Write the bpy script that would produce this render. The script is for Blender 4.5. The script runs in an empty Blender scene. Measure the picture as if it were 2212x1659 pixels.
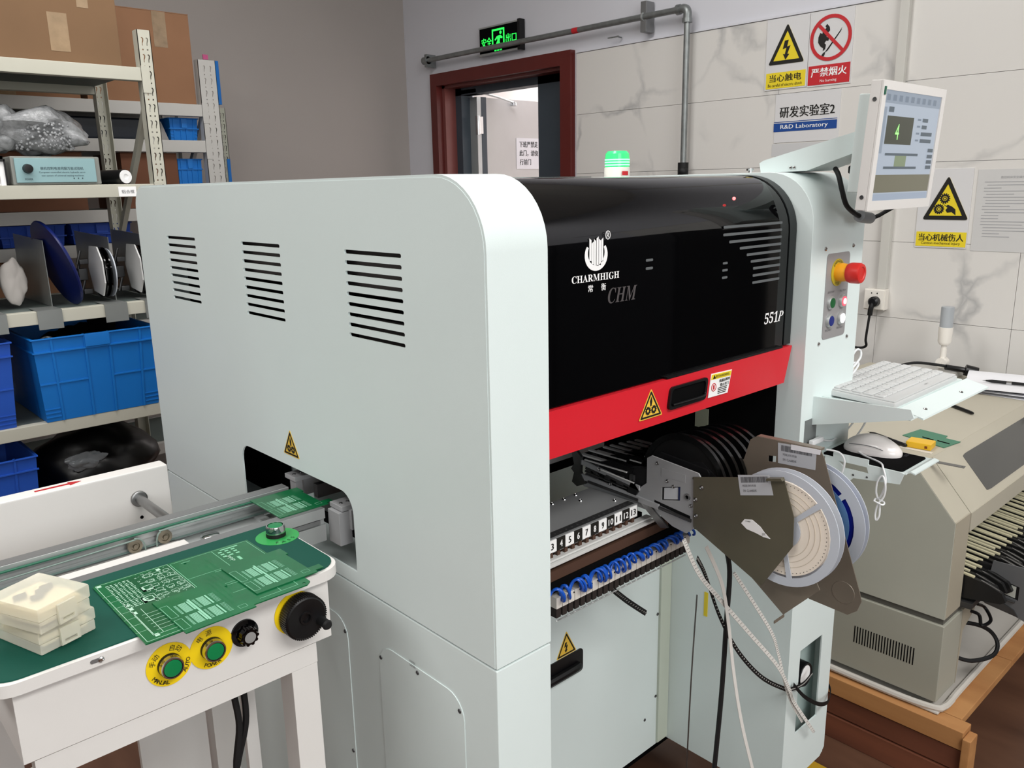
import bpy, bmesh, math, random
from mathutils import Vector, Matrix, noise
from mathutils.geometry import tessellate_polygon
random.seed(7)
SC = bpy.context.scene
COL = SC.collection
PI = math.pi
V = Vector

# ---------------------------------------------------------------- camera
cam_d = bpy.data.cameras.new('camera')
cam = bpy.data.objects.new('camera', cam_d)
COL.objects.link(cam)
yaw, pit, rol = 0.74209157, -0.23467059, -0.01913092
fw = V((math.cos(pit) * math.sin(yaw), math.cos(pit) * math.cos(yaw), math.sin(pit)))
rt = V((math.cos(yaw), -math.sin(yaw), 0))
up = rt.cross(fw)
r2 = rt * math.cos(rol) + up * math.sin(rol)
u2 = -rt * math.sin(rol) + up * math.cos(rol)
cm = Matrix(((r2.x, u2.x, -fw.x), (r2.y, u2.y, -fw.y), (r2.z, u2.z, -fw.z))).to_4x4()
cm.translation = V((-0.6068886, -0.70051087, 1.37742785))
cam.matrix_world = cm
cam_d.sensor_width = 36.0
cam_d.lens = 1784.598 / 2212 * 36.0
cam_d.clip_start = 0.02
SC.camera = cam

# ---------------------------------------------------------------- light
wd = bpy.data.worlds.new('world')
SC.world = wd
wd.use_nodes = True
wd.node_tree.nodes['Background'].inputs[0].default_value = (0.75, 0.82, 0.9, 1)
wd.node_tree.nodes['Background'].inputs[1].default_value = 0.25

def area(name, loc, rot, sx, sy, power, col=(1, 1, 1)):
    l = bpy.data.lights.new(name, 'AREA')
    l.shape = 'RECTANGLE'; l.size = sx; l.size_y = sy
    l.energy = power; l.color = col
    o = bpy.data.objects.new(name, l)
    o.location = loc; o.rotation_euler = rot
    COL.objects.link(o)
    return o
area('ceiling_area_light', (0.2, -2.0, 2.92), (0, 0, 0), 2.0, 1.0, 74, (1.0, 0.99, 0.96))
area('ceiling_area_light', (1.5, -1.9, 2.92), (0, 0, 0), 1.2, 0.5, 16, (1.0, 0.99, 0.96))
area('ceiling_area_light', (-1.7, 0.3, 2.92), (0, 0, 0), 0.6, 1.6, 35, (1.0, 0.985, 0.96))
area('ceiling_area_light', (-0.2, 1.35, 2.92), (0, 0, 0), 1.2, 0.4, 26, (1.0, 0.985, 0.96))  # fill added to lift the back of the room, no lamp known here
area('ceiling_area_light', (0.9, 0.9, 2.92), (0, 0, 0), 1.2, 0.4, 17, (1.0, 0.985, 0.96))  # added fill that brightens the right wall and the beige machine top
area('front_fill_light', (-1.6, -3.85, 1.9), (PI / 2, 0, 0), 3.2, 1.5, 76, (0.95, 0.985, 1.0))  # soft fill added behind the camera, the wall has no window
area('side_fill_light', (-3.9, -1.0, 1.7), (0, -PI / 2, 0), 1.5, 3.0, 6, (0.95, 0.985, 1.0))  # weak fill added from the left, no window in that wall either
area('corridor_light', (3.6, 3.3, 2.75), (0, 0, 0), 0.8, 0.8, 200, (1.0, 0.97, 0.95))
SC.view_settings.view_transform = 'Standard'
SC.view_settings.look = 'None'
SC.view_settings.gamma = 1
SC.view_settings.use_curve_mapping = False
SC.view_settings.exposure = 0.0

# ---------------------------------------------------------------- materials
def lin(h):
    h = h.lstrip('#')
    o = []
    for i in (0, 2, 4):
        c = int(h[i:i + 2], 16) / 255
        o.append(c / 12.92 if c <= 0.04045 else ((c + 0.055) / 1.055) ** 2.4)
    return (*o, 1)
MC = {}
def mat(name, col, rough=0.5, metal=0.0, spec=0.5, var=0.04, scale=6, bump=0.0, bscale=80, emit=0, trans=0.0, alpha=1.0, coat=0.0, ior=1.45, sss=0.0):
    if name in MC: return MC[name]
    m = bpy.data.materials.new(name); m.use_nodes = True
    nt = m.node_tree; b = nt.nodes['Principled BSDF']
    c = lin(col)
    tc = nt.nodes.new('ShaderNodeNewGeometry')
    if var > 0:
        n = nt.nodes.new('ShaderNodeTexNoise'); n.inputs['Scale'].default_value = scale; n.inputs['Detail'].default_value = 4
        nt.links.new(tc.outputs['Position'], n.inputs['Vector'])
        r = nt.nodes.new('ShaderNodeValToRGB')
        r.color_ramp.elements[0].position = 0.3; r.color_ramp.elements[1].position = 0.7
        r.color_ramp.elements[0].color = (*[max(0, x * (1 - var)) for x in c[:3]], 1)
        r.color_ramp.elements[1].color = (*[min(1, x * (1 + var)) for x in c[:3]], 1)
        nt.links.new(n.outputs['Fac'], r.inputs['Fac'])
        nt.links.new(r.outputs['Color'], b.inputs['Base Color'])
    else:
        b.inputs['Base Color'].default_value = c
    if name.startswith('screen_'): b.inputs['Base Color'].default_value = (*[x * 0.12 for x in c[:3]], 1)
    b.inputs['Roughness'].default_value = rough
    b.inputs['Metallic'].default_value = metal
    b.inputs['Specular IOR Level'].default_value = spec
    b.inputs['IOR'].default_value = ior
    b.inputs['Transmission Weight'].default_value = trans
    b.inputs['Alpha'].default_value = alpha
    b.inputs['Coat Weight'].default_value = coat
    if sss:
        b.inputs['Subsurface Weight'].default_value = sss
        b.inputs['Subsurface Radius'].default_value = (0.02, 0.02, 0.02)
    if bump > 0:
        n2 = nt.nodes.new('ShaderNodeTexNoise'); n2.inputs['Scale'].default_value = bscale; n2.inputs['Detail'].default_value = 3
        nt.links.new(tc.outputs['Position'], n2.inputs['Vector'])
        bp = nt.nodes.new('ShaderNodeBump'); bp.inputs['Strength'].default_value = bump; bp.inputs['Distance'].default_value = 0.002
        nt.links.new(n2.outputs['Fac'], bp.inputs['Height'])
        nt.links.new(bp.outputs['Normal'], b.inputs['Normal'])
    if emit:
        b.inputs['Emission Color'].default_value = c
        b.inputs['Emission Strength'].default_value = emit
    MC[name] = m
    return m

def veined(name, base, vein, scale=2.2):
    m = bpy.data.materials.new(name); m.use_nodes = True
    nt = m.node_tree; b = nt.nodes['Principled BSDF']
    g = nt.nodes.new('ShaderNodeNewGeometry')
    w = nt.nodes.new('ShaderNodeTexNoise'); w.inputs['Scale'].default_value = 3.0; w.inputs['Detail'].default_value = 5
    nt.links.new(g.outputs['Position'], w.inputs['Vector'])
    mx = nt.nodes.new('ShaderNodeMixRGB'); mx.blend_type = 'ADD'; mx.inputs['Fac'].default_value = 0.35
    nt.links.new(g.outputs['Position'], mx.inputs[1]); nt.links.new(w.outputs['Color'], mx.inputs[2])
    vo = nt.nodes.new('ShaderNodeTexVoronoi'); vo.feature = 'DISTANCE_TO_EDGE'; vo.inputs['Scale'].default_value = scale * 1.2
    nt.links.new(mx.outputs['Color'], vo.inputs['Vector'])
    n3 = nt.nodes.new('ShaderNodeTexNoise'); n3.inputs['Scale'].default_value = 2.7; n3.inputs['Detail'].default_value = 2
    nt.links.new(g.outputs['Position'], n3.inputs['Vector'])
    r = nt.nodes.new('ShaderNodeValToRGB')
    r.color_ramp.elements[0].position = 0.0; r.color_ramp.elements[0].color = (1, 1, 1, 1)
    r.color_ramp.elements[1].position = 0.05; r.color_ramp.elements[1].color = (0, 0, 0, 1)
    nt.links.new(vo.outputs['Distance'], r.inputs['Fac'])
    r2_ = nt.nodes.new('ShaderNodeValToRGB')
    r2_.color_ramp.elements[0].position = 0.48; r2_.color_ramp.elements[0].color = (0, 0, 0, 1)
    r2_.color_ramp.elements[1].position = 0.68; r2_.color_ramp.elements[1].color = (1, 1, 1, 1)
    nt.links.new(n3.outputs['Fac'], r2_.inputs['Fac'])
    mu = nt.nodes.new('ShaderNodeMath'); mu.operation = 'MULTIPLY'
    nt.links.new(r.outputs['Color'], mu.inputs[0]); nt.links.new(r2_.outputs['Color'], mu.inputs[1])
    cx = nt.nodes.new('ShaderNodeMixRGB')
    cx.inputs[1].default_value = lin(base); cx.inputs[2].default_value = lin(vein)
    nt.links.new(mu.outputs[0], cx.inputs['Fac'])
    nt.links.new(cx.outputs['Color'], b.inputs['Base Color'])
    b.inputs['Roughness'].default_value = 0.3
    MC[name] = m
    return m

def wood(name, a, b_, scale=1.5, stretch=(1, 14, 14), rough=0.6):
    m = bpy.data.materials.new(name); m.use_nodes = True
    nt = m.node_tree; b = nt.nodes['Principled BSDF']
    g = nt.nodes.new('ShaderNodeNewGeometry')
    mp = nt.nodes.new('ShaderNodeMapping'); mp.inputs['Scale'].default_value = stretch
    nt.links.new(g.outputs['Position'], mp.inputs['Vector'])
    n = nt.nodes.new('ShaderNodeTexNoise'); n.inputs['Scale'].default_value = scale; n.inputs['Detail'].default_value = 8
    nt.links.new(mp.outputs['Vector'], n.inputs['Vector'])
    r = nt.nodes.new('ShaderNodeValToRGB')
    r.color_ramp.elements[0].position = 0.35; r.color_ramp.elements[0].color = lin(a)
    r.color_ramp.elements[1].position = 0.65; r.color_ramp.elements[1].color = lin(b_)
    nt.links.new(n.outputs['Fac'], r.inputs['Fac'])
    nt.links.new(r.outputs['Color'], b.inputs['Base Color'])
    b.inputs['Roughness'].default_value = rough
    MC[name] = m
    return m

powder = mat('pale_powder_coat', '#dce7e6', 0.42, bump=0.05, bscale=900, var=0.01)
powder_w = mat('white_powder_coat', '#dbd8d5', 0.45, bump=0.04, bscale=900, var=0.01)
black = mat('black_plastic', '#0b0b0d', 0.35, var=0.2)
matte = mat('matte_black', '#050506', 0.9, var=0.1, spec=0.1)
gloss = mat('black_glossy_acrylic', '#030304', 0.05, var=0.0, spec=0.45)
gloss_edge = mat('dark_rim', '#161a1b', 0.35, var=0.05)
redm = mat('red_paint', '#d3222f', 0.35, var=0.02)
steel = mat('brushed_steel', '#8f8f8f', 0.35, metal=1.0, var=0.12, scale=20)
chrome = mat('chrome', '#c8c8c8', 0.12, metal=1.0, var=0)
dsteel = mat('dark_steel', '#5b5b5c', 0.42, metal=0.8, var=0.12, scale=25)
bronze = mat('stainless_cover', '#80766a', 0.36, metal=0.3, var=0.12, scale=9)
alu = mat('anodised_aluminium', '#b6b9b9', 0.38, metal=0.55, var=0.05)
alu_d = mat('grey_aluminium', '#88898a', 0.4, metal=0.6, var=0.05)
gun = mat('feeder_grey_metal', '#a2a3a5', 0.45, metal=0.15, var=0.06)
white = mat('white_print', '#f1f1f1', 0.6, var=0)
offw = mat('off_white_plastic', '#e9e4dc', 0.45, var=0.01)
paper = mat('paper', '#e6e6ea', 0.8, var=0.02)
yellow = mat('warning_yellow', '#e8d02a', 0.5, var=0.02)
yellow2 = mat('label_yellow', '#f2cf12', 0.45, var=0.02)
blk_ink = mat('black_ink', '#15130f', 0.6, var=0)
grey_ink = mat('grey_ink', '#56565a', 0.6, var=0)
red_ink = mat('red_ink', '#c0232b', 0.5, var=0)
blue_ink = mat('blue_ink', '#16458f', 0.5, var=0)
pcb_g = mat('pcb_green', '#0b5f37', 0.3, var=0.12, scale=25, coat=0.3)
pcb_d = mat('pcb_dark_green', '#0a5230', 0.3, var=0.12, scale=25, coat=0.3)
bronze_d = mat('stainless_cover_dark', '#625d4e', 0.36, metal=0.3, var=0.12, scale=9)
softw = mat('bright_strip', '#d2d2d0', 0.35, metal=0.1, var=0.03)
silk = mat('silkscreen', '#a9cdb8', 0.5, var=0.05)
silk2 = mat('silkscreen_faint', '#4d9a72', 0.5, var=0.05)
mat_g = mat('green_mat', '#07473b', 0.6, spec=0.25, var=0.06, scale=5)
blue_bin = mat('blue_crate_plastic', '#0a6cbe', 0.45, var=0.05)
blue_bin2 = mat('blue_crate_plastic_dark', '#1d4fb0', 0.45, var=0.05)
card = mat('cardboard', '#6f543b', 0.85, var=0.08, scale=4, bump=0.1, bscale=60)
card_d = mat('cardboard_brown', '#8a6449', 0.85, var=0.08, scale=4)
tape_m = mat('clear_packing_tape', '#917b62', 0.15, var=0.15, scale=30)
shelfm = mat('cream_shelf_paint', '#b6b4a7', 0.5, var=0.03)
shelfg = mat('grey_shelf_paint', '#b9b7b3', 0.5, var=0.03)
beige = mat('beige_machine_paint', '#b7b1a1', 0.5, var=0.02)
beige_g = mat('grey_machine_side', '#b4b4a8', 0.5, var=0.03)
dgrey = mat('dark_grey_paint', '#5c5a54', 0.5, var=0.03)
rubber = mat('black_rubber', '#0c0c0e', 0.6, var=0.1)
pwhite = mat('white_cable', '#e6e8ea', 0.45, var=0)
galv = mat('galvanised_pipe', '#8c9090', 0.4, metal=0.7, var=0.15, scale=30)
frost = mat('frosted_plastic', '#f2efe2', 0.5, var=0.0, trans=0.58, ior=1.06)
cream = mat('cream_foam', '#e6d9bb', 0.7, var=0.02)
reel_p = mat('translucent_reel_plastic', '#d0d6e0', 0.4, var=0.02, trans=0.15)
tapew = mat('paper_tape', '#f3e8da', 0.8, var=0.04)
tapef = mat('white_carrier_tape', '#dcd9d4', 0.6, var=0.03)
dkblue = mat('dark_blue_plastic', '#0b1a86', 0.35, var=0.05)
navy = mat('navy_reel', '#0e1c58', 0.3, var=0.05)

# ---------------------------------------------------------------- mesh builder
AX = {'x': (1, 2, 0), 'y': (0, 2, 1), 'z': (0, 1, 2)}
def put(axis, a, b, c):
    v = [0, 0, 0]; i, j, k = AX[axis]
    v[i] = a; v[j] = b; v[k] = c
    return V(v)
GL = {}
def glyphs(s, bold=0.0, shear=0.0):
    key = (s, bold, shear)
    if key in GL: return GL[key]
    c = bpy.data.curves.new('t', 'FONT'); c.body = s; c.offset = bold; c.shear = shear
    c.resolution_u = 2
    o = bpy.data.objects.new('t', c); COL.objects.link(o)
    dg = bpy.context.evaluated_depsgraph_get()
    me = bpy.data.meshes.new_from_object(o.evaluated_get(dg))
    vs = [(v.co.x, v.co.y) for v in me.vertices]; fs = [tuple(p.vertices) for p in me.polygons]
    bpy.data.objects.remove(o); bpy.data.curves.remove(c); bpy.data.meshes.remove(me)
    if vs:
        x0 = min(v[0] for v in vs); x1 = max(v[0] for v in vs); y0 = min(v[1] for v in vs); y1 = max(v[1] for v in vs)
    else:
        x0 = y0 = 0; x1 = y1 = 1
    GL[key] = (vs, fs, (x0, x1, y0, y1))
    return GL[key]

class MB:
    def __init__(s): s.bm = bmesh.new()
    def add(s, vs, fs):
        bv = [s.bm.verts.new(v) for v in vs]
        for f in fs:
            try: s.bm.faces.new([bv[i] for i in f])
            except ValueError: pass
        return s
    def box(s, x0, x1, y0, y1, z0, z1, bevel=0.0):
        vs = [(x, y, z) for x in (x0, x1) for y in (y0, y1) for z in (z0, z1)]
        fs = [(0, 1, 3, 2), (4, 6, 7, 5), (0, 4, 5, 1), (2, 3, 7, 6), (0, 2, 6, 4), (1, 5, 7, 3)]
        bv = [s.bm.verts.new(v) for v in vs]
        nf = [s.bm.faces.new([bv[i] for i in f]) for f in fs]
        if bevel:
            es = {e for f in nf for e in f.edges}
            bmesh.ops.bevel(s.bm, geom=list(es), offset=bevel, segments=2, affect='EDGES', profile=0.5)
        return s
    def plate(s, outer, holes, axis, a0, a1):
        loops = [list(outer)] + [list(h) for h in holes]
        tris = tessellate_polygon([[V((p[0], p[1], 0)) for p in l] for l in loops])
        flat = [p for l in loops for p in l]; n = len(flat)
        bv0 = [s.bm.verts.new(put(axis, p[0], p[1], a0)) for p in flat]
        bv1 = [s.bm.verts.new(put(axis, p[0], p[1], a1)) for p in flat]
        for t in tris:
            try:
                s.bm.faces.new([bv0[i] for i in t]); s.bm.faces.new([bv1[i] for i in reversed(t)])
            except ValueError: pass
        off = 0
        for l in loops:
            m = len(l)
            for i in range(m):
                j = (i + 1) % m
                try: s.bm.faces.new([bv0[off + i], bv0[off + j], bv1[off + j], bv1[off + i]])
                except ValueError: pass
            off += m
        return s
    def prism(s, pts, axis, a0, a1): return s.plate(pts, [], axis, a0, a1)
    def lathe(s, prof, c, d, seg=24, cap=True):
        d = V(d).normalized(); c = V(c)
        a = d.orthogonal().normalized(); b = d.cross(a)
        rings = []
        for r, h in prof:
            if r < 1e-6: rings.append([s.bm.verts.new(c + d * h)])
            else: rings.append([s.bm.verts.new(c + d * h + (a * math.cos(2 * PI * i / seg) + b * math.sin(2 * PI * i / seg)) * r) for i in range(seg)])
        for k in range(len(rings) - 1):
            A, B = rings[k], rings[k + 1]
            for i in range(seg):
                j = (i + 1) % seg
                if len(A) == 1 and len(B) == 1: continue
                if len(A) == 1: s.bm.faces.new([A[0], B[j], B[i]])
                elif len(B) == 1: s.bm.faces.new([A[i], A[j], B[0]])
                else: s.bm.faces.new([A[i], A[j], B[j], B[i]])
        if cap:
            if len(rings[0]) > 1: s.bm.faces.new(rings[0])
            if len(rings[-1]) > 1: s.bm.faces.new(list(reversed(rings[-1])))
        return s
    def cyl(s, p0, p1, r0, r1=None, seg=20):
        p0 = V(p0); p1 = V(p1); d = p1 - p0
        return s.lathe([(r0, 0), (r0 if r1 is None else r1, d.length)], p0, d, seg)
    def tube(s, pts, r, seg=8, n=6):
        P_ = smooth(pts, n) if n > 1 else [V(p) for p in pts]
        prev = None; t0 = (P_[1] - P_[0]).normalized(); a = t0.orthogonal().normalized()
        for i, p in enumerate(P_):
            t = ((P_[min(i + 1, len(P_) - 1)] - P_[max(i - 1, 0)])).normalized()
            a = (a - t * a.dot(t)).normalized(); b = t.cross(a)
            ring = [s.bm.verts.new(p + (a * math.cos(2 * PI * k / seg) + b * math.sin(2 * PI * k / seg)) * r) for k in range(seg)]
            if prev:
                for k in range(seg):
                    j = (k + 1) % seg
                    s.bm.faces.new([prev[k], prev[j], ring[j], ring[k]])
            else: s.bm.faces.new(list(reversed(ring)))
            prev = ring
        s.bm.faces.new(prev)
        return s
    def ribbon(s, pts, w, th=0.0006, n=6):
        P_ = smooth(pts, n); w = V(w) * 0.5; prev = None
        for i, p in enumerate(P_):
            t = ((P_[min(i + 1, len(P_) - 1)] - P_[max(i - 1, 0)])).normalized()
            nn = t.cross(w).normalized() * th * 0.5
            ring = [s.bm.verts.new(q) for q in (p - w - nn, p + w - nn, p + w + nn, p - w + nn)]
            if prev:
                for k in range(4):
                    j = (k + 1) % 4
                    s.bm.faces.new([prev[k], prev[j], ring[j], ring[k]])
            else: s.bm.faces.new(list(reversed(ring)))
            prev = ring
        s.bm.faces.new(prev)
        return s
    def sphere(s, c, r, sc=(1, 1, 1), seg=16, rings=10):
        m = Matrix.Translation(V(c)) @ Matrix.Diagonal((sc[0], sc[1], sc[2], 1))
        bmesh.ops.create_uvsphere(s.bm, u_segments=seg, v_segments=rings, radius=r, matrix=m)
        return s
    def text(s, txt, c, right, upv, h, w=None, bold=0.0, shear=0.0, th=0.0003):
        vs, fs, (x0, x1, y0, y1) = glyphs(txt, 0.0, shear)
        if not vs: return s
        right = V(right).normalized(); upv = V(upv).normalized(); nn = right.cross(upv)
        sy = h / (y1 - y0); sx = sy if w is None else w / (x1 - x0)
        cx, cy = (x0 + x1) / 2, (y0 + y1) / 2; c = V(c)
        for kk, bx in enumerate((0,) if not bold else (-bold, bold, 0)):
            bv = [s.bm.verts.new(c + right * ((x - cx) * sx + bx * h) + upv * (y - cy) * sy + nn * (th + kk * 0.0001)) for x, y in vs]
            for f in fs:
                try: s.bm.faces.new([bv[i] for i in f])
                except ValueError: pass
        return s

def smooth(pts, n):
    P_ = [V(p) for p in pts]
    if n <= 1 or len(P_) < 3: return P_
    out = []
    for i in range(len(P_) - 1):
        p0 = P_[max(i - 1, 0)]; p1 = P_[i]; p2 = P_[i + 1]; p3 = P_[min(i + 2, len(P_) - 1)]
        for k in range(n):
            t = k / n
            out.append(0.5 * ((2 * p1) + (-p0 + p2) * t + (2 * p0 - 5 * p1 + 4 * p2 - p3) * t * t + (-p0 + 3 * p1 - 3 * p2 + p3) * t ** 3))
    out.append(P_[-1])
    return out

def rrect(x0, x1, y0, y1, r, n=5):
    o = []
    for cx, cy, a0 in ((x1 - r, y0 + r, -PI / 2), (x1 - r, y1 - r, 0), (x0 + r, y1 - r, PI / 2), (x0 + r, y0 + r, PI)):
        for i in range(n + 1):
            a = a0 + (PI / 2) * i / n
            o.append((cx + r * math.cos(a), cy + r * math.sin(a)))
    return o
def circ(cx, cy, r, n=16, a0=0.0):
    return [(cx + r * math.cos(a0 + 2 * PI * i / n), cy + r * math.sin(a0 + 2 * PI * i / n)) for i in range(n)]
def rtri(cx, cy, w, h, r=0.15):   # rounded upright triangle, centred on base middle
    A = [(cx - w / 2, cy), (cx + w / 2, cy), (cx, cy + h)]; o = []
    for i in range(3):
        p = V(A[i]); q0 = V(A[i - 1]); q1 = V(A[(i + 1) % 3])
        a = p + (q0 - p).normalized() * w * r; b = p + (q1 - p).normalized() * w * r
        for t in (0, 0.25, 0.5, 0.75, 1):
            o.append(tuple((a * (1 - t) ** 2 + p * 2 * t * (1 - t) + b * t * t)))
    return o

def worigin(p):
    o = V((0, 0, 0))
    while p is not None:
        o += V(p.location); p = p.parent
    return o
def tag(o, label=None, cat=None, group=None, kind=None):
    if label: o['label'] = label
    if cat: o['category'] = cat
    if group: o['group'] = group
    if kind: o['kind'] = kind
    return o
def obj(name, mb, m, parent=None, local=False, flat=False):
    bm = mb.bm
    bmesh.ops.recalc_face_normals(bm, faces=bm.faces)
    me = bpy.data.meshes.new(name)
    if not flat:
        for f in bm.faces: f.smooth = True
        for e in bm.edges:
            if len(e.link_faces) == 2:
                if e.calc_face_angle(0) > 0.6: e.smooth = False
            else: e.smooth = False
    if parent is not None and not local:
        bmesh.ops.translate(bm, verts=bm.verts, vec=-worigin(parent))
    bm.to_mesh(me); bm.free()
    me.materials.append(m)
    o = bpy.data.objects.new(name, me); COL.objects.link(o)
    if parent is not None: o.parent = parent
    if not flat and len(me.polygons) > 6:
        o.modifiers.new('weighted_normal', 'WEIGHTED_NORMAL').keep_sharp = True
    return o
def solo(name, mb, m, label, cat, group=None, loc=(0, 0, 0)):
    bm = mb.bm
    bmesh.ops.translate(bm, verts=bm.verts, vec=-V(loc))
    o = obj(name, mb, m)
    o.location = loc
    return tag(o, label, cat, group)
def thing(name, label, cat, loc=(0, 0, 0), rotz=0.0, group=None):
    o = bpy.data.objects.new(name, None); COL.objects.link(o)
    o.empty_display_size = 0.02
    o.location = loc; o.rotation_euler = (0, 0, rotz)
    return tag(o, label, cat, group)
def struct(name, mb, m, parent=None):
    o = obj(name, mb, m, parent)
    if parent is None: o['kind'] = 'structure'
    return o
def copy_tree(o, parent=None):
    c = o.copy(); COL.objects.link(c)
    if parent is not None: c.parent = parent
    for ch in list(o.children): copy_tree(ch, c)
    return c
def screws(parent, pts, axis, sign, r=0.004, m=None, name='screw'):
    for p in pts:
        d = {'x': (sign, 0, 0), 'y': (0, sign, 0), 'z': (0, 0, sign)}[axis]
        obj(name, MB().lathe([(r, 0), (r * 0.9, r * 0.35), (r * 0.55, r * 0.6), (r * 0.4, r * 0.35), (0, r * 0.3)], p, d, 10), m or chrome, parent)
# ================================================================ ROOM
paint = mat('white_wall_paint', '#d3d3da', 0.75, var=0.015, scale=2, bump=0.08, bscale=40)
paint_g = mat('grey_wall_paint', '#a9a29e', 0.8, var=0.02, scale=2, bump=0.08, bscale=40)
ceil_m = mat('ceiling_paint', '#dddad4', 0.85, var=0.02, scale=2)
rear_m = mat('rear_wall_paint', '#8d8780', 0.85, var=0.05, scale=2)
marble = veined('marble_tile', '#dad7d3', '#b2b1b0')
floor_m = wood('brown_vinyl_floor', '#4a3227', '#6b4c3b', 1.2, (5, 1.2, 5), 0.35)
XW = 2.358
b = MB().box(-4, XW + 2.5, -4, 5.5, -0.05, 0.0)
struct('floor', b, floor_m)
struct('ceiling', MB().box(-4, XW + 0.25, -4, 3.63, 3.0, 3.06), ceil_m)
wr = struct('wall_right', MB().box(XW, XW + 0.25, -4, 2.1, 0, 3.0).box(XW, XW + 0.25, 3.08, 3.63, 0, 3.0).box(XW, XW + 0.25, 2.1, 3.08, 1.94, 3.0), paint)
struct('wall_back', MB().box(-4, XW, 3.38, 3.63, 0, 3.0), paint_g)
struct('wall_left', MB().box(-4.1, -4, -4, 3.63, 0, 3.0), rear_m)
struct('wall_front', MB().box(-4, XW, -4.1, -4, 0, 3.0), rear_m)
# wall tiles, each a piece of the right wall
zr = [0.0, 0.1, 0.37, 0.635, 0.9, 1.165, 1.43, 1.695, 1.963]
tile_cache = {}
for k in range(len(zr) - 1):
    y = 2.046; first = True
    w = 0.155 if False else 0.56
    yy = [2.046]
    start = 1.45 if k % 2 == 0 else 1.45
    c = start
    while c > -1.9: yy.append(c); c -= 0.43 if False else 0.436
    for a, b_ in zip(yy[:-1], yy[1:]):
        key = (round(a - b_, 3), round(zr[k + 1] - zr[k], 3))
        if key not in tile_cache:
            mb = MB().box(0, 0.008, -key[0] + 0.0006, -0.0006, 0.0006, key[1] - 0.0006, 0.0006)
            o = obj('tile', mb, marble, wr, local=True); tile_cache[key] = o
        else:
            o = tile_cache[key].copy(); COL.objects.link(o); o.parent = wr
        o.location = (2.35 - 0.0005, a, zr[k])
struct('trim_1', MB().box(2.345, 2.358, -1.9, 2.046, 1.964, 1.972), paint)
# corridor behind the doorway
cw = mat('corridor_paint', '#cfcbc9', 0.8, var=0.02)
struct('wall_corridor', MB().box(4.5, 4.6, 1.2, 5.5, 0, 2.9).box(XW + 0.25, 4.6, 5.4, 5.5, 0, 2.9).box(XW + 0.25, 4.6, 1.1, 1.2, 0, 2.9).box(XW + 0.25, 4.6, 1.2, 5.5, 2.85, 2.95), cw)
# door
mahog = mat('mahogany_frame', '#5a1f1b', 0.35, var=0.08, scale=8)
slate = mat('slate_steel', '#3c454e', 0.45, var=0.05)
struct('door_1', MB().plate([(3.116, 0), (3.116, 1.98), (2.061, 1.98), (2.061, 0), (2.128, 0), (2.128, 1.917), (3.062, 1.917), (3.062, 0)], [], 'x', 2.325, 2.365), mahog)
d1 = bpy.data.objects['door_1']
obj('door_jamb', MB().box(2.365, 2.44, 3.04, 3.08, 0, 1.94).box(2.365, 2.44, 2.1, 2.135, 0, 1.94).box(2.365, 2.44, 2.1, 3.08, 1.905, 1.94), mat('reddish_jamb', '#7a4440', 0.3, var=0.05), d1)
obj('steel_frame', MB().box(2.44, 2.52, 2.99, 3.08, 0, 1.94).box(2.44, 2.52, 2.1, 2.39, 0, 1.94).box(2.44, 2.52, 2.1, 3.08, 1.868, 1.94), slate, d1)
leafm = mat('pale_door_leaf', '#c8c6c4', 0.5, var=0.04, scale=5)
lf = obj('door_leaf', MB().box(2.565, 3.42, 2.93, 2.975, 0.02, 1.858), leafm, d1)
obj('edge_trim', MB().box(2.53, 2.566, 2.928, 2.978, 0.02, 1.86), slate, lf)
obj('edge_trim', MB().box(2.50, 2.53, 2.93, 2.99, 0.02, 1.86), alu, lf)
obj('hinge', MB().cyl((2.50, 2.925, 1.66), (2.50, 2.925, 1.76), 0.012).box(2.5, 2.53, 2.915, 2.929, 1.665, 1.755), chrome, lf)
obj('door_closer', MB().box(2.44, 2.50, 2.86, 3.0, 1.868, 1.90, 0.006).tube([(2.49, 2.87, 1.872), (2.60, 2.86, 1.855), (2.75, 2.9, 1.838)], 0.005).lathe([(0.02, 0), (0.016, 0.02)], (2.75, 2.905, 1.822), (0, 0, 1), 12), alu, d1)
nt_ = thing('paper_notice', 'white paper notice with three lines of Chinese text taped to the open door leaf', 'notice', (2.82, 2.93, 1.55))
obj('sheet', MB().box(2.79, 2.985, 2.927, 2.9285, 1.475, 1.65), paper, nt_)
t = MB()
t.text('下班严禁走', (2.888, 2.9265, 1.615), (1, 0, 0), (0, 0, 1), 0.034, 0.15, bold=0.02)
t.text('此门，请绕', (2.888, 2.9265, 1.565), (1, 0, 0), (0, 0, 1), 0.034, 0.15, bold=0.02)
t.text('行前门', (2.86, 2.9265, 1.515), (1, 0, 0), (0, 0, 1), 0.034, 0.09, bold=0.02)
obj('lettering', t, blk_ink, nt_)

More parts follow.
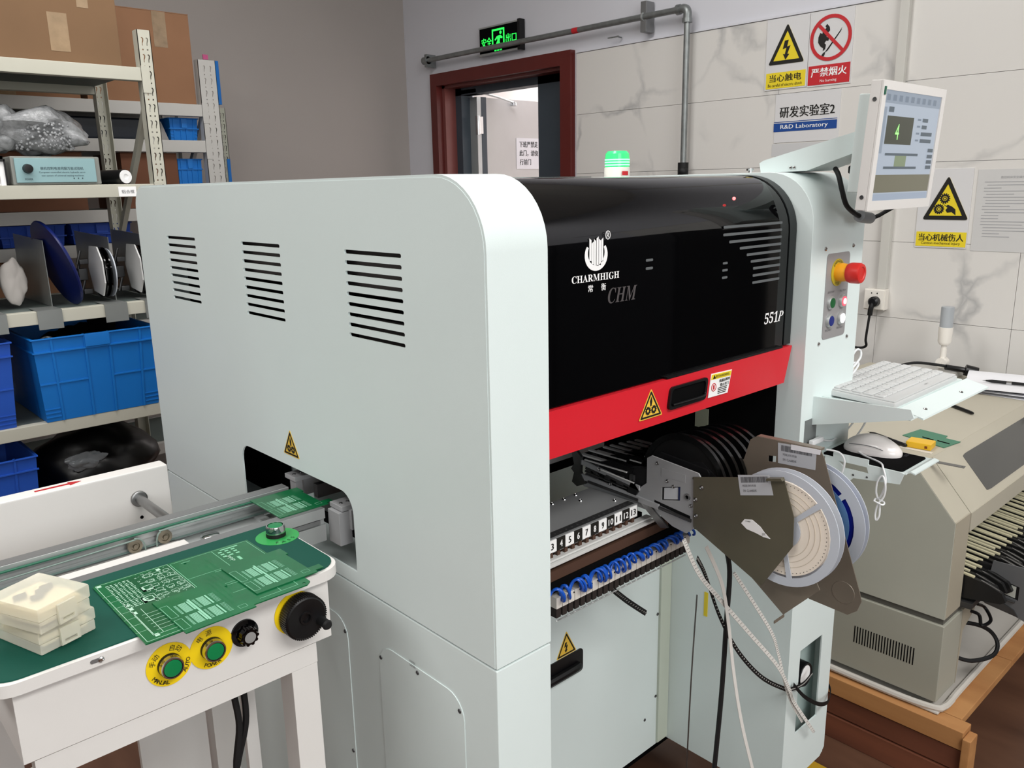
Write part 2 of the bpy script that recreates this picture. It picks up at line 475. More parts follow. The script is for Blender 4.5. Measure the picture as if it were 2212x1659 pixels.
# exit sign: lies just off the wall, y runs right to left
W = 2.35
def wtext(mb, s, y, z, h, w, x=W - 0.004, **k): return mb.text(s, (x, y, z), (0, -1, 0), (0, 0, 1), h, w, **k)
ex = thing('exit_sign', 'black emergency exit sign with glowing green Chinese letters above the door', 'exit sign', (W, 2.54, 2.09))
obj('housing', MB().box(W - 0.028, W + 0.0, 2.402, 2.689, 2.026, 2.153, 0.003), matte, ex)
obj('metal_rail', MB().box(W - 0.031, W - 0.004, 2.395, 2.69, 2.022, 2.031).box(W - 0.031, W - 0.004, 2.395, 2.69, 2.149, 2.156), alu, ex)
obj('end_cap', MB().box(W - 0.034, W - 0.0, 2.385, 2.402, 2.02, 2.16), black, ex)
green_e = mat('glowing_green', '#2cff5a', 0.5, var=0, emit=1.0)
t = MB(); xx = W - 0.0285
wtext(t, '安全', 2.633, 2.083, 0.042, 0.075, xx, bold=0.02); wtext(t, '出口', 2.452, 2.083, 0.042, 0.075, xx, bold=0.02)
t.plate([(2.592, 2.05), (2.592, 2.137), (2.50, 2.137), (2.50, 2.05), (2.509, 2.05), (2.509, 2.128), (2.583, 2.128), (2.583, 2.058), (2.565, 2.058), (2.565, 2.05)], [], 'x', xx - 0.0006, xx)
t.plate(circ(2.528, 2.117, 0.008, 12), [], 'x', xx - 0.0006, xx)
t.plate([(2.532, 2.105), (2.556, 2.102), (2.572, 2.088), (2.567, 2.083), (2.552, 2.093), (2.551, 2.083), (2.567, 2.06), (2.573, 2.045), (2.564, 2.045), (2.546, 2.068), (2.535, 2.045), (2.526, 2.048), (2.536, 2.078), (2.531, 2.092), (2.517, 2.088), (2.513, 2.094), (2.527, 2.104)], [], 'x', xx - 0.0006, xx)
for i in range(3): t.plate([(2.575 - i * 0.02, 2.034), (2.575 - i * 0.02, 2.040), (2.560 - i * 0.02, 2.040), (2.560 - i * 0.02, 2.034)], [], 'x', xx - 0.0006, xx)
obj('lettering', t, green_e, ex)

# pipe
pp = thing('conduit_pipe', 'grey metal conduit pipe running over the door and down the tiled wall', 'pipe', (W, 2.3, 2.06))
X = W - 0.05
obj('horizontal_pipe', MB().cyl((X, 3.12, 2.05), (X, 1.42, 2.05), 0.0125), galv, pp)
obj('elbow', MB().tube([(X, 1.44, 2.05), (X, 1.415, 2.05), (X, 1.402, 2.036), (X, 1.402, 2.01)], 0.017, 12).cyl((X, 1.402, 2.012), (X, 1.402, 1.996), 0.02).cyl((X, 1.452, 2.05), (X, 1.436, 2.05), 0.02), galv, pp)
obj('vertical_pipe', MB().cyl((X, 1.402, 2.01), (X, 1.402, 1.43), 0.0125), galv, pp)
obj('valve', MB().cyl((X, 1.402, 1.46), (X, 1.402, 1.40), 0.022).sphere((X - 0.005, 1.398, 1.425), 0.022), rubber, pp)
obj('valve_outlet', MB().cyl((X, 1.40, 1.40), (X, 1.50, 1.39), 0.012), galv, pp)
obj('end_fitting', MB().cyl((X, 3.13, 2.05), (X, 3.09, 2.05), 0.02).box(X - 0.012, W, 3.09, 3.11, 2.015, 2.08), galv, pp)
obj('bracket', MB().box(X - 0.004, W, 1.605, 1.635, 1.99, 2.11, 0.002), alu_d, pp)
obj('clip_ring', MB().lathe([(0.017, 0), (0.017, 0.006)], (X, 1.625, 2.05), (0, -1, 0), 16), alu, pp)
obj('red_tag', MB().cyl((X, 2.02, 2.05), (X, 1.985, 2.05), 0.0129), red_ink, pp)
solo('wall_nail', MB().cyl((W, 1.78, 1.995), (W - 0.03, 1.78, 1.998), 0.003).box(W - 0.034, W - 0.028, 1.77, 1.83, 1.994, 1.999), galv, 'small metal hook nail in the white wall below the conduit pipe', 'nail', loc=(W, 1.78, 1.995))

# wall signs
def sign(name, label, y0, y1, z0, z1, th=0.004, m=None):
    r = thing(name, label, 'sign', (W, (y0 + y1) / 2, (z0 + z1) / 2))
    obj('board', MB().box(W - th, W, y1, y0, z0, z1, 0.0008), m or mat('white_board', '#d6d5d6', 0.4, var=0.01), r)
    return r
def wplate(outer, holes, r, m, name, x=W - 0.0045, th=0.0006):
    return obj(name, MB().plate(outer, holes, 'x', x - th, x), m, r)
def ring_tri(cy, z, w, h, k=0.72):
    out = rtri(cy, z, w, h, 0.07); g = (z + h / 3)
    inn = [(cy + (p[0] - cy) * k, g + (p[1] - g) * k) for p in rtri(cy, z, w, h, 0.02)]
    return out, inn
bolt = [(0.15, 1.0), (-0.25, 0.9), (-0.28, 0.35), (0.0, 0.42), (-0.1, -0.1), (-0.3, 0.0), (0.02, -0.6), (0.2, 0.1), (0.02, 0.05), (0.22, 0.6), (-0.05, 0.5)]
def bolt_pts(cy, cz, s, flip=-1):
    P_ = [(0.10, 1.0), (-0.35, 0.95), (-0.55, 0.1), (-0.12, 0.22), (-0.28, -0.45), (-0.5, -0.38), (-0.18, -1.0), (0.25, -0.45), (0.02, -0.42), (0.35, 0.42), (-0.05, 0.32)]
    return [(cy - flip * x * s * -1 * -1 if False else cy + flip * x * s, cz + z * s) for x, z in P_]
def gear(cy, cz, r, n=12):
    o = []
    for i in range(n):
        a = 2 * PI * i / n
        for da, rr in ((-0.35, 0.78), (-0.2, 1.0), (0.2, 1.0), (0.35, 0.78)):
            aa = a + da * (2 * PI / n) * 1.2
            o.append((cy + r * rr * math.cos(aa), cz + r * rr * math.sin(aa)))
    return o
s1 = sign('electric_shock_sign', 'square sign with yellow triangle and lightning bolt reading Be careful of electric shock', 1.073, 0.903, 1.711, 1.961)
o_, i_ = ring_tri(0.988, 1.80, 0.145, 0.14)
wplate(o_, [], s1, yellow, 'triangle_face'); wplate(o_, [i_], s1, blk_ink, 'triangle_border', W - 0.0052)
wplate(bolt_pts(0.985, 1.848, 0.034), [], s1, blk_ink, 'bolt_symbol', W - 0.0052)
wplate([(1.067, 1.716), (1.067, 1.772), (0.908, 1.772), (0.908, 1.716)], [], s1, yellow, 'caption_panel')
t = MB(); wtext(t, '当心触电', 0.988, 1.752, 0.026, 0.128, W - 0.0056, bold=0.02); wtext(t, 'Be careful of electric shock', 0.988, 1.7275, 0.011, 0.138, W - 0.0056)
obj('lettering', t, blk_ink, s1)
s2 = sign('no_burning_sign', 'square sign with red prohibition circle over a match flame reading No burning', 0.901, 0.738, 1.708, 1.960)
cy, cz = 0.820, 1.868
wplate(circ(cy, cz, 0.077, 40), [circ(cy, cz, 0.065, 40)], s2, red_ink, 'prohibition_ring', W - 0.0058)
a = 0.045
wplate([(cy + a + 0.004, cz + a - 0.004), (cy + a - 0.004, cz + a + 0.004), (cy - a - 0.004, cz - a + 0.004), (cy - a + 0.004, cz - a - 0.004)], [], s2, red_ink, 'prohibition_bar', W - 0.0058)
t = MB()
t.plate([(0.836, 1.915), (0.842, 1.908), (0.838, 1.902), (0.850, 1.893), (0.852, 1.884), (0.860, 1.888), (0.866, 1.874), (0.866, 1.856), (0.856, 1.842), (0.846, 1.836), (0.846, 1.826), (0.838, 1.832), (0.836, 1.846), (0.842, 1.852), (0.836, 1.860), (0.828, 1.858), (0.826, 1.868), (0.836, 1.872), (0.832, 1.884), (0.824, 1.892), (0.826, 1.904)], [], 'x', W - 0.0054, W - 0.0048)
for k_ in (0, 1, 2):
    o_k = k_ * 0.0035
    t.plate([(0.838 - o_k, 1.822 + o_k * 0.6), (0.8365 - o_k, 1.8205 + o_k * 0.6), (0.7855 - o_k * 0.6, 1.8845 + o_k * 0.6), (0.787 - o_k * 0.6, 1.886 + o_k * 0.6)], [], 'x', W - 0.0054, W - 0.0048)
t.plate([(0.787, 1.886), (0.780, 1.897), (0.7835, 1.889)], [], 'x', W - 0.0054, W - 0.0048)
t.plate([(0.850, 1.806), (0.843, 1.806), (0.838, 1.815), (0.838, 1.822), (0.844, 1.820), (0.850, 1.813)], [], 'x', W - 0.0054, W - 0.0048)
obj('match_symbol', t, blk_ink, s2)
wplate([(0.897, 1.713), (0.897, 1.779), (0.741, 1.779), (0.741, 1.713)], [], s2, red_ink, 'caption_panel')
t = MB(); wtext(t, '严禁烟火', 0.819, 1.755, 0.030, 0.132, W - 0.0056, bold=0.03); wtext(t, 'No burning', 0.819, 1.7245, 0.012, 0.062, W - 0.0056)
obj('lettering', t, white, s2)
s3 = sign('laboratory_sign', 'white sign with Chinese text and blue strip reading R&D Laboratory', 1.023, 0.768, 1.519, 1.694, 0.003)
wplate([(1.025, 1.559), (1.025, 1.5895), (0.776, 1.5895), (0.776, 1.559)], [], s3, blue_ink, 'blue_strip', W - 0.0035)
wplate([(1.025, 1.593), (1.025, 1.595), (0.776, 1.595), (0.776, 1.593)], [], s3, blue_ink, 'thin_line', W - 0.0035)
t = MB(); wtext(t, '研发实验室2', 0.895, 1.628, 0.04, 0.215, W - 0.0036, bold=0.025); obj('lettering', t, blk_ink, s3)
t = MB(); wtext(t, 'R&D Laboratory', 0.903, 1.5735, 0.0195, 0.187, W - 0.0044, bold=0.015); obj('lettering', t, white, s3)
s4 = sign('mechanical_injury_sign', 'sign with yellow triangle, gears and hand reading Cantion mechanical injury', 0.468, 0.303, 1.150, 1.408, 0.004)
o_, i_ = ring_tri(0.377, 1.243, 0.145, 0.142)
wplate(o_, [], s4, yellow, 'triangle_face'); wplate(o_, [i_], s4, blk_ink, 'triangle_border', W - 0.0052)
t = MB()
for gy, gz, gr in ((0.383, 1.312, 0.017), (0.399, 1.278, 0.017)):
    t.plate(gear(gy, gz, gr, 14), [circ(gy, gz, 0.008, 14)], 'x', W - 0.0056, W - 0.005)
    t.plate(circ(gy, gz, 0.006, 12), [circ(gy, gz, 0.0035, 10)], 'x', W - 0.0056, W - 0.005)
t.plate([(0.392, 1.298), (0.376, 1.288), (0.372, 1.292), (0.358, 1.286), (0.347, 1.277), (0.345, 1.258), (0.358, 1.268), (0.372, 1.266), (0.378, 1.275), (0.372, 1.282)], [], 'x', W - 0.0056, W - 0.005)
obj('gear_symbol', t, blk_ink, s4)
wplate([(0.464, 1.155), (0.464, 1.203), (0.305, 1.203), (0.305, 1.155)], [], s4, yellow, 'caption_panel')
t = MB(); wtext(t, '当心机械伤人', 0.384, 1.185, 0.024, 0.142, W - 0.0056, bold=0.02); wtext(t, 'Cantion mechanical injury', 0.384, 1.165, 0.0105, 0.124, W - 0.0056); obj('lettering', t, blk_ink, s4)
s5 = thing('printed_notice', 'white printed notice page in clear sleeve on the tiled wall right of the gear sign', 'notice', (W, 0.2, 1.28))
obj('sheet', MB().box(W - 0.002, W, 0.02, 0.29, 1.145, 1.402), mat('sleeved_paper', '#cbcac9', 0.35, var=0.01), s5)
t = MB(); random.seed(3)
wtext(t, '数控机床安全操作规程', 0.18, 1.377, 0.008, 0.085, W - 0.0023)
for i in range(19):
    L = random.choice([0.17, 0.19, 0.12, 0.08, 0.15, 0.05])
    z = 1.362 - i * 0.0095
    y = 0.268 - random.choice([0, 0.008])
    n = int(L / 0.008)
    t.box(W - 0.0026, W - 0.0022, y - L, y, z, z + 0.0022)
obj('lettering', t, mat('pale_print', '#a6a6a9', 0.7, var=0), s5)
s6 = solo('clear_sleeve', MB().box(W - 0.0012, W, 0.765, 1.03, 1.47, 1.515), mat('sleeve', '#c9c9ca', 0.3, var=0), 'clear plastic sleeve edge hanging below the laboratory sign', 'sleeve', loc=(W, 0.9, 1.49))

# trunking, socket, plug
solo('cable_trunking', MB().box(2.328, W, 0.546, 0.577, 1.0, 2.99, 0.002), mat('trunking', '#c9c7c1', 0.5, var=0.01), 'white vertical cable trunking on the tiled wall above the socket', 'trunking', loc=(W, 0.56, 1.0))
so = thing('wall_socket', 'white square wall socket box under the cable trunking', 'socket', (W, 0.578, 0.962))
obj('box', MB().box(2.318, W, 0.54, 0.615, 0.926, 1.0, 0.003), offw, so)
obj('face', MB().box(2.314, 2.3185, 0.543, 0.612, 0.929, 0.997, 0.002), offw, so)
obj('slots', MB().plate([(0.588, 0.983), (0.588, 0.989), (0.583, 0.986)], [], 'x', 2.3133, 2.3141).plate([(0.565, 0.983), (0.565, 0.989), (0.570, 0.986)], [], 'x', 2.3133, 2.3141), matte, so)
pg = thing('power_plug', 'black plug in the wall socket with its cord hanging down', 'plug', (2.314, 0.572, 0.955))
obj('plug_body', MB().lathe([(0.019, 0), (0.018, 0.018), (0.012, 0.024)], (2.314, 0.572, 0.957), (-1, 0, 0), 16).tube([(2.30, 0.572, 0.955), (2.292, 0.575, 0.935), (2.294, 0.578, 0.91)], 0.009, 8), black, pg)
obj('cord', MB().tube([(2.294, 0.578, 0.915), (2.294, 0.582, 0.87), (2.30, 0.588, 0.82), (2.31, 0.59, 0.795), (2.31, 0.62, 0.785), (2.31, 0.72, 0.786), (2.32, 0.8, 0.7), (2.33, 0.8, 0.4)], 0.0045, 8), rubber, pg)
# ================================================================ PICK AND PLACE MACHINE
pm = thing('pick_and_place_machine', 'large pale grey-white component placement machine with black hood and red bar', 'machine', (0.47, 0.54, 0))
YB, ZT, ZS = 1.09, 1.393, 0.785
def prof(y0=0.0, y1=YB, zb=ZS, zt=ZT, rf=0.088, rb=0.05, n=10):
    p = [(y1, zb)]
    for i in range(n + 1):
        a = 0 + (PI / 2) * i / n
        p.append((y1 - rb + rb * math.cos(a), zt - rb + rb * math.sin(a)))
    for i in range(n + 1):
        a = PI / 2 + (PI / 2) * i / n
        p.append((y0 + rf + rf * math.cos(a), zt - rf + rf * math.sin(a)))
    p.append((y0, zb))
    return p
vents = []
for (ya, yb) in ((0.804, 0.938), (0.483, 0.616), (0.163, 0.297)):
    for i in range(9):
        z = 1.297 - i * (0.115 / 8) - 0.002
        if True: vents.append(rrect(ya, yb, z - 0.0028, z + 0.0028, 0.0024, 2))
cut = [(0.319, ZS + 0.024), (0.319, 0.9)]
for i in range(7):
    a = (PI / 2) * i / 6
    cut.append((0.319 + 0.032 - 0.032 * math.cos(a), 0.902 + 0.032 * math.sin(a)))
cut.append((0.66, 0.934))
for i in range(1, 7):
    a = PI / 2 * i / 6
    cut.append((0.663 + 0.03 * math.sin(a), 0.904 + 0.03 * math.cos(a)))
cut += [(0.693, ZS + 0.024)]
outer = prof(); inner = prof(0.004, YB - 0.004, ZS + 0.004, ZT - 0.004, 0.084, 0.046)
sp = obj('side_panel', MB().plate(prof(0.0035, YB - 0.0035, ZS + 0.0015, ZT - 0.0035, 0.085, 0.047), vents + [cut], 'x', 0.0, 0.003), powder, pm)
obj('front_shell', MB().plate(prof(0, YB, ZS + 0.0015), [inner], 'x', 0.0006, 0.097), powder, pm)
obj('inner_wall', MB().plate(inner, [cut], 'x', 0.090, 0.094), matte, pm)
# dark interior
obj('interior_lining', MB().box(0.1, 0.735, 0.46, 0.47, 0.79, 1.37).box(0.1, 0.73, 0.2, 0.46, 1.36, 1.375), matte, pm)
obj('interior_duct', MB().box(0.020, 0.026, 0.13, 0.985, 1.235, 1.31).box(0.03, 0.034, 0.13, 0.32, 1.15, 1.20), mat('duct_brown', '#4a4443', 0.7), pm)
# lower cabinet (left)
low = rrect(0.0, YB, 0.14, ZS - 0.0015, 0.004)
obj('lower_side_panel', MB().box(0.0, 0.097, 0.0, YB, 0.14, ZS - 0.0015, 0.002), powder, pm)
def cover(y0, y1, z0, z1):
    o = obj('access_cover', MB().plate(rrect(y0, y1, z0, z1, 0.035, 6), [], 'x', -0.0012, 0.0005), powder, pm)
    return o
cover(0.068, 0.27, 0.2, 0.712); cover(0.36, 1.02, 0.2, 0.712)
screws(pm, [(-0.001, 0.265, 0.688), (-0.001, 0.171, 0.705), (-0.001, 0.077, 0.69), (-0.001, 0.366, 0.69), (-0.001, 0.367, 0.47)], 'x', -1, 0.0035, dsteel)
obj('small_print', MB().text('WARNING', (-0.0016, 0.182, 0.717), (0, -1, 0), (0, 0, 1), 0.004, 0.014).text('CAUTION', (-0.0016, 0.182, 0.711), (0, -1, 0), (0, 0, 1), 0.004, 0.014), grey_ink, pm)
# side warning sticker
def tri_sticker(parent, c, axis, w, h, sgn, sym='gear', x=None):
    o_ = rtri(c[0], c[1], w, h, 0.06); g = c[1] + h / 3
    i_ = [(c[0] + (p[0] - c[0]) * 0.8, g + (p[1] - g) * 0.8) for p in rtri(c[0], c[1], w, h, 0.03)]
    o2 = [(c[0] + (p[0] - c[0]) * 1.12, g + (p[1] - g) * 1.12) for p in o_]
    k = obj('warning_sticker', MB().plate(o2, [], axis, x, x + sgn * 0.0004), mat('sticker_yellow', '#e7bd45', 0.4, var=0), parent)
    mb = MB().plate(o_, [i_], axis, x + sgn * 0.0004, x + sgn * 0.0007)
    s = w / 0.055
    if sym == 'gear':
        for q in (-1, 1): mb.plate(gear(c[0] + q * 0.0075 * s, c[1] + 0.0115 * s, 0.0072 * s, 10), [circ(c[0] + q * 0.0075 * s, c[1] + 0.0115 * s, 0.0026 * s, 10)], axis, x + sgn * 0.0004, x + sgn * 0.0007)
        mb.plate([(c[0] - 0.002 * s, c[1] + 0.018 * s), (c[0] - 0.003 * s, c[1] + 0.027 * s), (c[0] + 0.001 * s, c[1] + 0.034 * s), (c[0] + 0.003 * s, c[1] + 0.026 * s), (c[0] + 0.001 * s, c[1] + 0.018 * s)], [], axis, x + sgn * 0.0004, x + sgn * 0.0007)
    else:
        P_ = [(0.10, 1.0), (-0.35, 0.95), (-0.55, 0.1), (-0.12, 0.22), (-0.28, -0.45), (-0.5, -0.38), (-0.18, -1.0), (0.25, -0.45), (0.02, -0.42), (0.35, 0.42), (-0.05, 0.32)]
        mb.plate([(c[0] + px_ * 0.012 * s * (-sgn if axis == 'y' else 1), c[1] + (0.017 + pz_ * 0.012) * s) for px_, pz_ in P_], [], axis, x + sgn * 0.0004, x + sgn * 0.0007)
    obj('symbol', mb, blk_ink, k)
    return k
tri_sticker(pm, (0.500, 0.955), 'x', 0.048, 0.040, -1, 'gear', 0.0)
# hood
hp = []
n = 12; R = 0.095
for i in range(n + 1):
    a = PI + (-PI / 2) * i / n
    hp.append((0.03 + R + R * math.cos(a), 1.388 - R + R * math.sin(a)))
hp = [(0.03, 1.096)] + hp + [(0.5, 1.388), (0.5, 1.38)] + [(0.038 + (R - 0.008) + (R - 0.008) * math.cos(PI / 2 + PI / 2 * i / n), 1.38 - (R - 0.008) + (R - 0.008) * math.sin(PI / 2 + PI / 2 * i / n)) for i in range(n + 1)] + [(0.038, 1.096)]
hood = obj('hood', MB().plate(hp, [], 'x', 0.098, 0.712), gloss, pm)
rp = [(p[0] - 0.0015 if p[0] < 0.2 else p[0], p[1] + 0.001) for p in hp]
obj('hood_rim', MB().plate(rp, [], 'x', 0.712, 0.734), gloss_edge, hood)
obj('top_lid', MB().box(0.0975, 0.9, 0.5, YB, 1.36, 1.392, 0.003), powder, pm)
obj('hood_seam', MB().box(0.115, 0.72, 0.49, 0.502, 1.387, 1.3945), chrome, pm)
def front(mb, pts, holes=(), y=0.02995): return mb.plate(pts, list(holes), 'y', y - 0.0003, y)
# emblem and lettering on the hood
def SER(s_, it=False):
    o = ''
    for ch in s_:
        if ch.isdigit(): o += chr(0x1D7CE + int(ch))
        elif 'A' <= ch <= 'Z': o += chr((0x1D468 if it else 0x1D400) + ord(ch) - 65)
        else: o += ch
    return o
t = MB()
ex0, ez0 = 0.2175, 1.2875
ellO = [(ex0 + 0.0225 * math.cos(a), ez0 + 0.0205 * math.sin(a)) for a in [PI * 0.80 + i * (PI * 1.40) / 24 for i in range(25)]]
ellI = [(ex0 + 0.0165 * math.cos(a), ez0 + 0.003 + 0.0165 * math.sin(a)) for a in [PI * 0.86 + i * (PI * 1.28) / 24 for i in range(25)]]
front(t, ellO + list(reversed(ellI)))
for k, (x0, top, bot) in enumerate([(-0.0135, 1.310, 1.281), (-0.009, 1.3055, 1.2765), (-0.0045, 1.3085, 1.2745), (0.0005, 1.3115, 1.2738), (0.0052, 1.3085, 1.2745), (0.0098, 1.3095, 1.279)]):
    sgn = 1 if k % 2 else -1
    front(t, [(ex0 + x0, bot), (ex0 + x0 + 0.0038, bot - 0.0006), (ex0 + x0 + 0.0038, top - (0.0025 if sgn < 0 else 0)), (ex0 + x0, top - (0 if sgn < 0 else 0.0025))])
obj('emblem', t, white, hood); t = MB()
t.text(SER('CHARMHIGH'), (0.217, 0.0297, 1.2585), (1, 0, 0), (0, 0, 1), 0.0095, 0.094)
obj('maker_lettering', t, white, hood); t = MB()
t.text('常', (0.206, 0.0297, 1.2447), (1, 0, 0), (0, 0, 1), 0.0095, 0.0095, bold=0.01)
t.text('衡', (0.232, 0.0297, 1.2447), (1, 0, 0), (0, 0, 1), 0.0095, 0.0095, bold=0.01)
t.text('®', (0.240, 0.0297, 1.3125), (1, 0, 0), (0, 0, 1), 0.012, 0.011, bold=0.004)
obj('chinese_lettering', t, white, hood); t = MB()
t.text(SER('551P', True), (0.676, 0.0297, 1.151), (1, 0, 0), (0, 0, 1), 0.019, 0.062, shear=0.12)
obj('model_lettering', t, white, hood)
t = MB(); t.text(SER('CHM', True), (0.272, 0.0297, 1.231), (1, 0, 0), (0, 0, 1), 0.021, 0.062)
obj('faint_lettering', t, mat('faint_grey_print', '#4b4748', 0.5, var=0), hood)
slot_m = mat('vent_grey', '#5d6163', 0.5, var=0)
for i, xl in enumerate([0.512, 0.512, 0.529, 0.560, 0.581, 0.594, 0.602, 0.602, 0.602]):
    z = 1.310 - i * 0.0117
    pts = rrect(xl, 0.687, z - 0.0021, z + 0.0021, 0.0018, 3)
    obj('vent_slot', front(MB(), pts), slot_m, hood)
for (xa, xb, z) in ((0.322, 0.338, 1.273), (0.322, 0.338, 1.2615), (0.514, 0.527, 1.2545), (0.513, 0.528, 1.2435), (0.513, 0.528, 1.232)):
    obj('vent_slot', front(MB(), rrect(xa, xb, z - 0.0018, z + 0.0018, 0.0015, 2)), slot_m, hood)
obj('indicator_lamp', MB().sphere((0.551, 0.0385, 1.3525), 0.0026), mat('red_led', '#ff5050', 0.4, var=0, emit=6), hood)
obj('dash_marks', MB(), slot_m, hood) if False else None
# red bar
rb_ = obj('red_rail', MB().add([(0.098, 0.024, 1.094), (0.7335, 0.024, 1.094), (0.716, 0.026, 1.0285), (0.098, 0.026, 1.0285), (0.098, 0.07, 1.094), (0.7335, 0.07, 1.094), (0.716, 0.07, 1.0285), (0.098, 0.07, 1.0285)], [(0, 1, 2, 3), (4, 5, 6, 7), (0, 1, 5, 4), (3, 2, 6, 7), (0, 3, 7, 4), (1, 2, 6, 5)]), redm, pm)
obj('gasket', MB().add([(0.37, 0.0235, 1.0945), (0.70, 0.0235, 1.0945), (0.70, 0.0235, 1.0965), (0.37, 0.0235, 1.0965)], [(0, 1, 2, 3)]).box(0.37, 0.70, 0.0232, 0.03, 1.0945, 1.0975), black, rb_)
def para(x0, x1, z0, z1, sl, r, y): return [(p[0] + (p[1] - z0) * sl, p[1]) for p in rrect(x0, x1, z0, z1, r, 4)]
hb = obj('grip_recess', MB().plate(para(0.372, 0.469, 1.046, 1.081, 0.14, 0.007, 0), [para(0.377, 0.464, 1.0505, 1.077, 0.14, 0.006, 0)], 'y', 0.021, 0.027), black, rb_)
obj('recess_back', MB().plate(para(0.376, 0.465, 1.049, 1.078, 0.14, 0.005, 0), [], 'y', 0.0238, 0.026), matte, hb)
obj('grip_lip', MB().tube([(0.382, 0.021, 1.053), (0.455, 0.020, 1.053), (0.464, 0.020, 1.058)], 0.0022), black, hb)
tri_sticker(rb_, (0.333, 1.044), 'y', 0.050, 0.040, -1, 'gear', 0.0245)
wl = obj('warning_label', MB().plate([(0.478, 1.0455), (0.533, 1.0445), (0.543, 1.0815), (0.485, 1.0835)], [], 'y', 0.0236, 0.0243), white, rb_)
obj('label_header', MB().plate([(0.4845, 1.0735), (0.5395, 1.0722), (0.5415, 1.080), (0.4862, 1.0818)], [], 'y', 0.0232, 0.0237), yellow, wl)
t = MB().text('WARNING', (0.521, 0.023, 1.0768), (1, 0, 0), (0, 0, 1), 0.0045, 0.028).text('警告', (0.502, 0.023, 1.0772), (1, 0, 0), (0, 0, 1), 0.005, 0.01)
t.plate([(0.489, 1.0745), (0.497, 1.0744), (0.493, 1.0805)], [], 'y', 0.0228, 0.0233)
t.text('机器运转时', (0.5225, 0.0232, 1.0685), (1, 0, 0), (0, 0, 1), 0.0052, 0.030, bold=0.02).text('禁止开门', (0.522, 0.0232, 1.0615), (1, 0, 0), (0, 0, 1), 0.0052, 0.024, bold=0.02)
for i in range(4): t.box(0.504, 0.530 - 0.001 * i, 0.0231, 0.0235, 1.0562 - i * 0.0028, 1.0574 - i * 0.0028)
obj('lettering', t, blk_ink, wl)
obj('prohibition_mark', MB().plate(circ(0.4925, 1.0605, 0.0068, 18), [circ(0.4925, 1.0605, 0.0055, 18)], 'y', 0.0231, 0.0236).box(0.4905, 0.4945, 0.0231, 0.0236, 1.057, 1.064), red_ink, wl)

# right column
cp = prof(0.0, 0.62, 0.787, ZT, 0.088, 0.05)
col = obj('control_column', MB().plate(cp, [], 'x', 0.7365, 0.930), powder, pm)
bev = col.modifiers.new('bevel', 'BEVEL'); bev.width = 0.004; bev.segments = 2; bev.limit_method = 'ANGLE'; bev.angle_limit = 1.0
obj('bright_gap_plate', MB().box(0.7325, 0.7345, 0.192, 0.222, 0.905, 0.945), mat('inner_pale', '#aab09a', 0.5), pm)  # solid pale plate, its colour stands in for a bright gap behind
obj('column_inner_wall', MB().box(0.7345, 0.7365, 0.05, 0.47, 0.79, 1.09), matte, pm)  # black inner face of the column
obj('rear_body', MB().box(0.0975, 0.95, 0.62, YB, 0.14, 1.36, 0.003), powder, pm)
cpn = obj('control_panel', MB().plate(rrect(0.7925, 0.878, 1.098, 1.2515, 0.008), [], 'y', -0.0012, 0.0005), mat('panel_grey', '#9c9a9b', 0.45, metal=0.2), pm)
screws(pm, [(0.785, -0.0, 1.261), (0.890, -0.0, 1.261), (0.783, -0.0, 1.092), (0.890, -0.0, 1.092)], 'y', -1, 0.0042)
es = obj('emergency_stop', MB().lathe([(0.0165, 0.0), (0.018, 0.004), (0.0185, 0.008), (0.0185, 0.020), (0.0165, 0.024), (0.012, 0.0245), (0.0105, 0.023), (0, 0.0232)], (0.8335, -0.022, 1.217), (0, -1, 0), 32), mat('stop_red', '#cc2a25', 0.4, var=0.02), cpn)
obj('yellow_collar', MB().lathe([(0.016, 0), (0.0165, 0.010), (0.0150, 0.021)], (0.8335, -0.002, 1.217), (0, -1, 0), 24), mat('collar_orange', '#f2a51e', 0.4), es)
obj('yellow_ring', MB().lathe([(0.0245, 0), (0.0245, 0.0012)], (0.8335, -0.0012, 1.2165), (0, -1, 0), 28), mat('estop_label', '#b9a62c', 0.5), es)
t = MB()
for s_, a0, da in (('EMERGENCY', 2.45, -0.22), ('STOP', -2.0, 0.22)):
    for i, ch in enumerate(s_):
        a = a0 + da * i; rx = math.sin(a) * (1 if da < 0 else -1); 
        c = (0.8335 + 0.0205 * math.cos(a), -0.0028, 1.2165 + 0.0205 * math.sin(a))
        upv = (math.cos(a), 0, math.sin(a)) if da < 0 else (-math.cos(a), 0, -math.sin(a))
        rgt = (math.sin(a), 0, -math.cos(a)) if da < 0 else (-math.sin(a), 0, math.cos(a))
        t.text(ch, c, rgt, upv, 0.0045)
obj('ring_lettering', t, blk_ink, es)
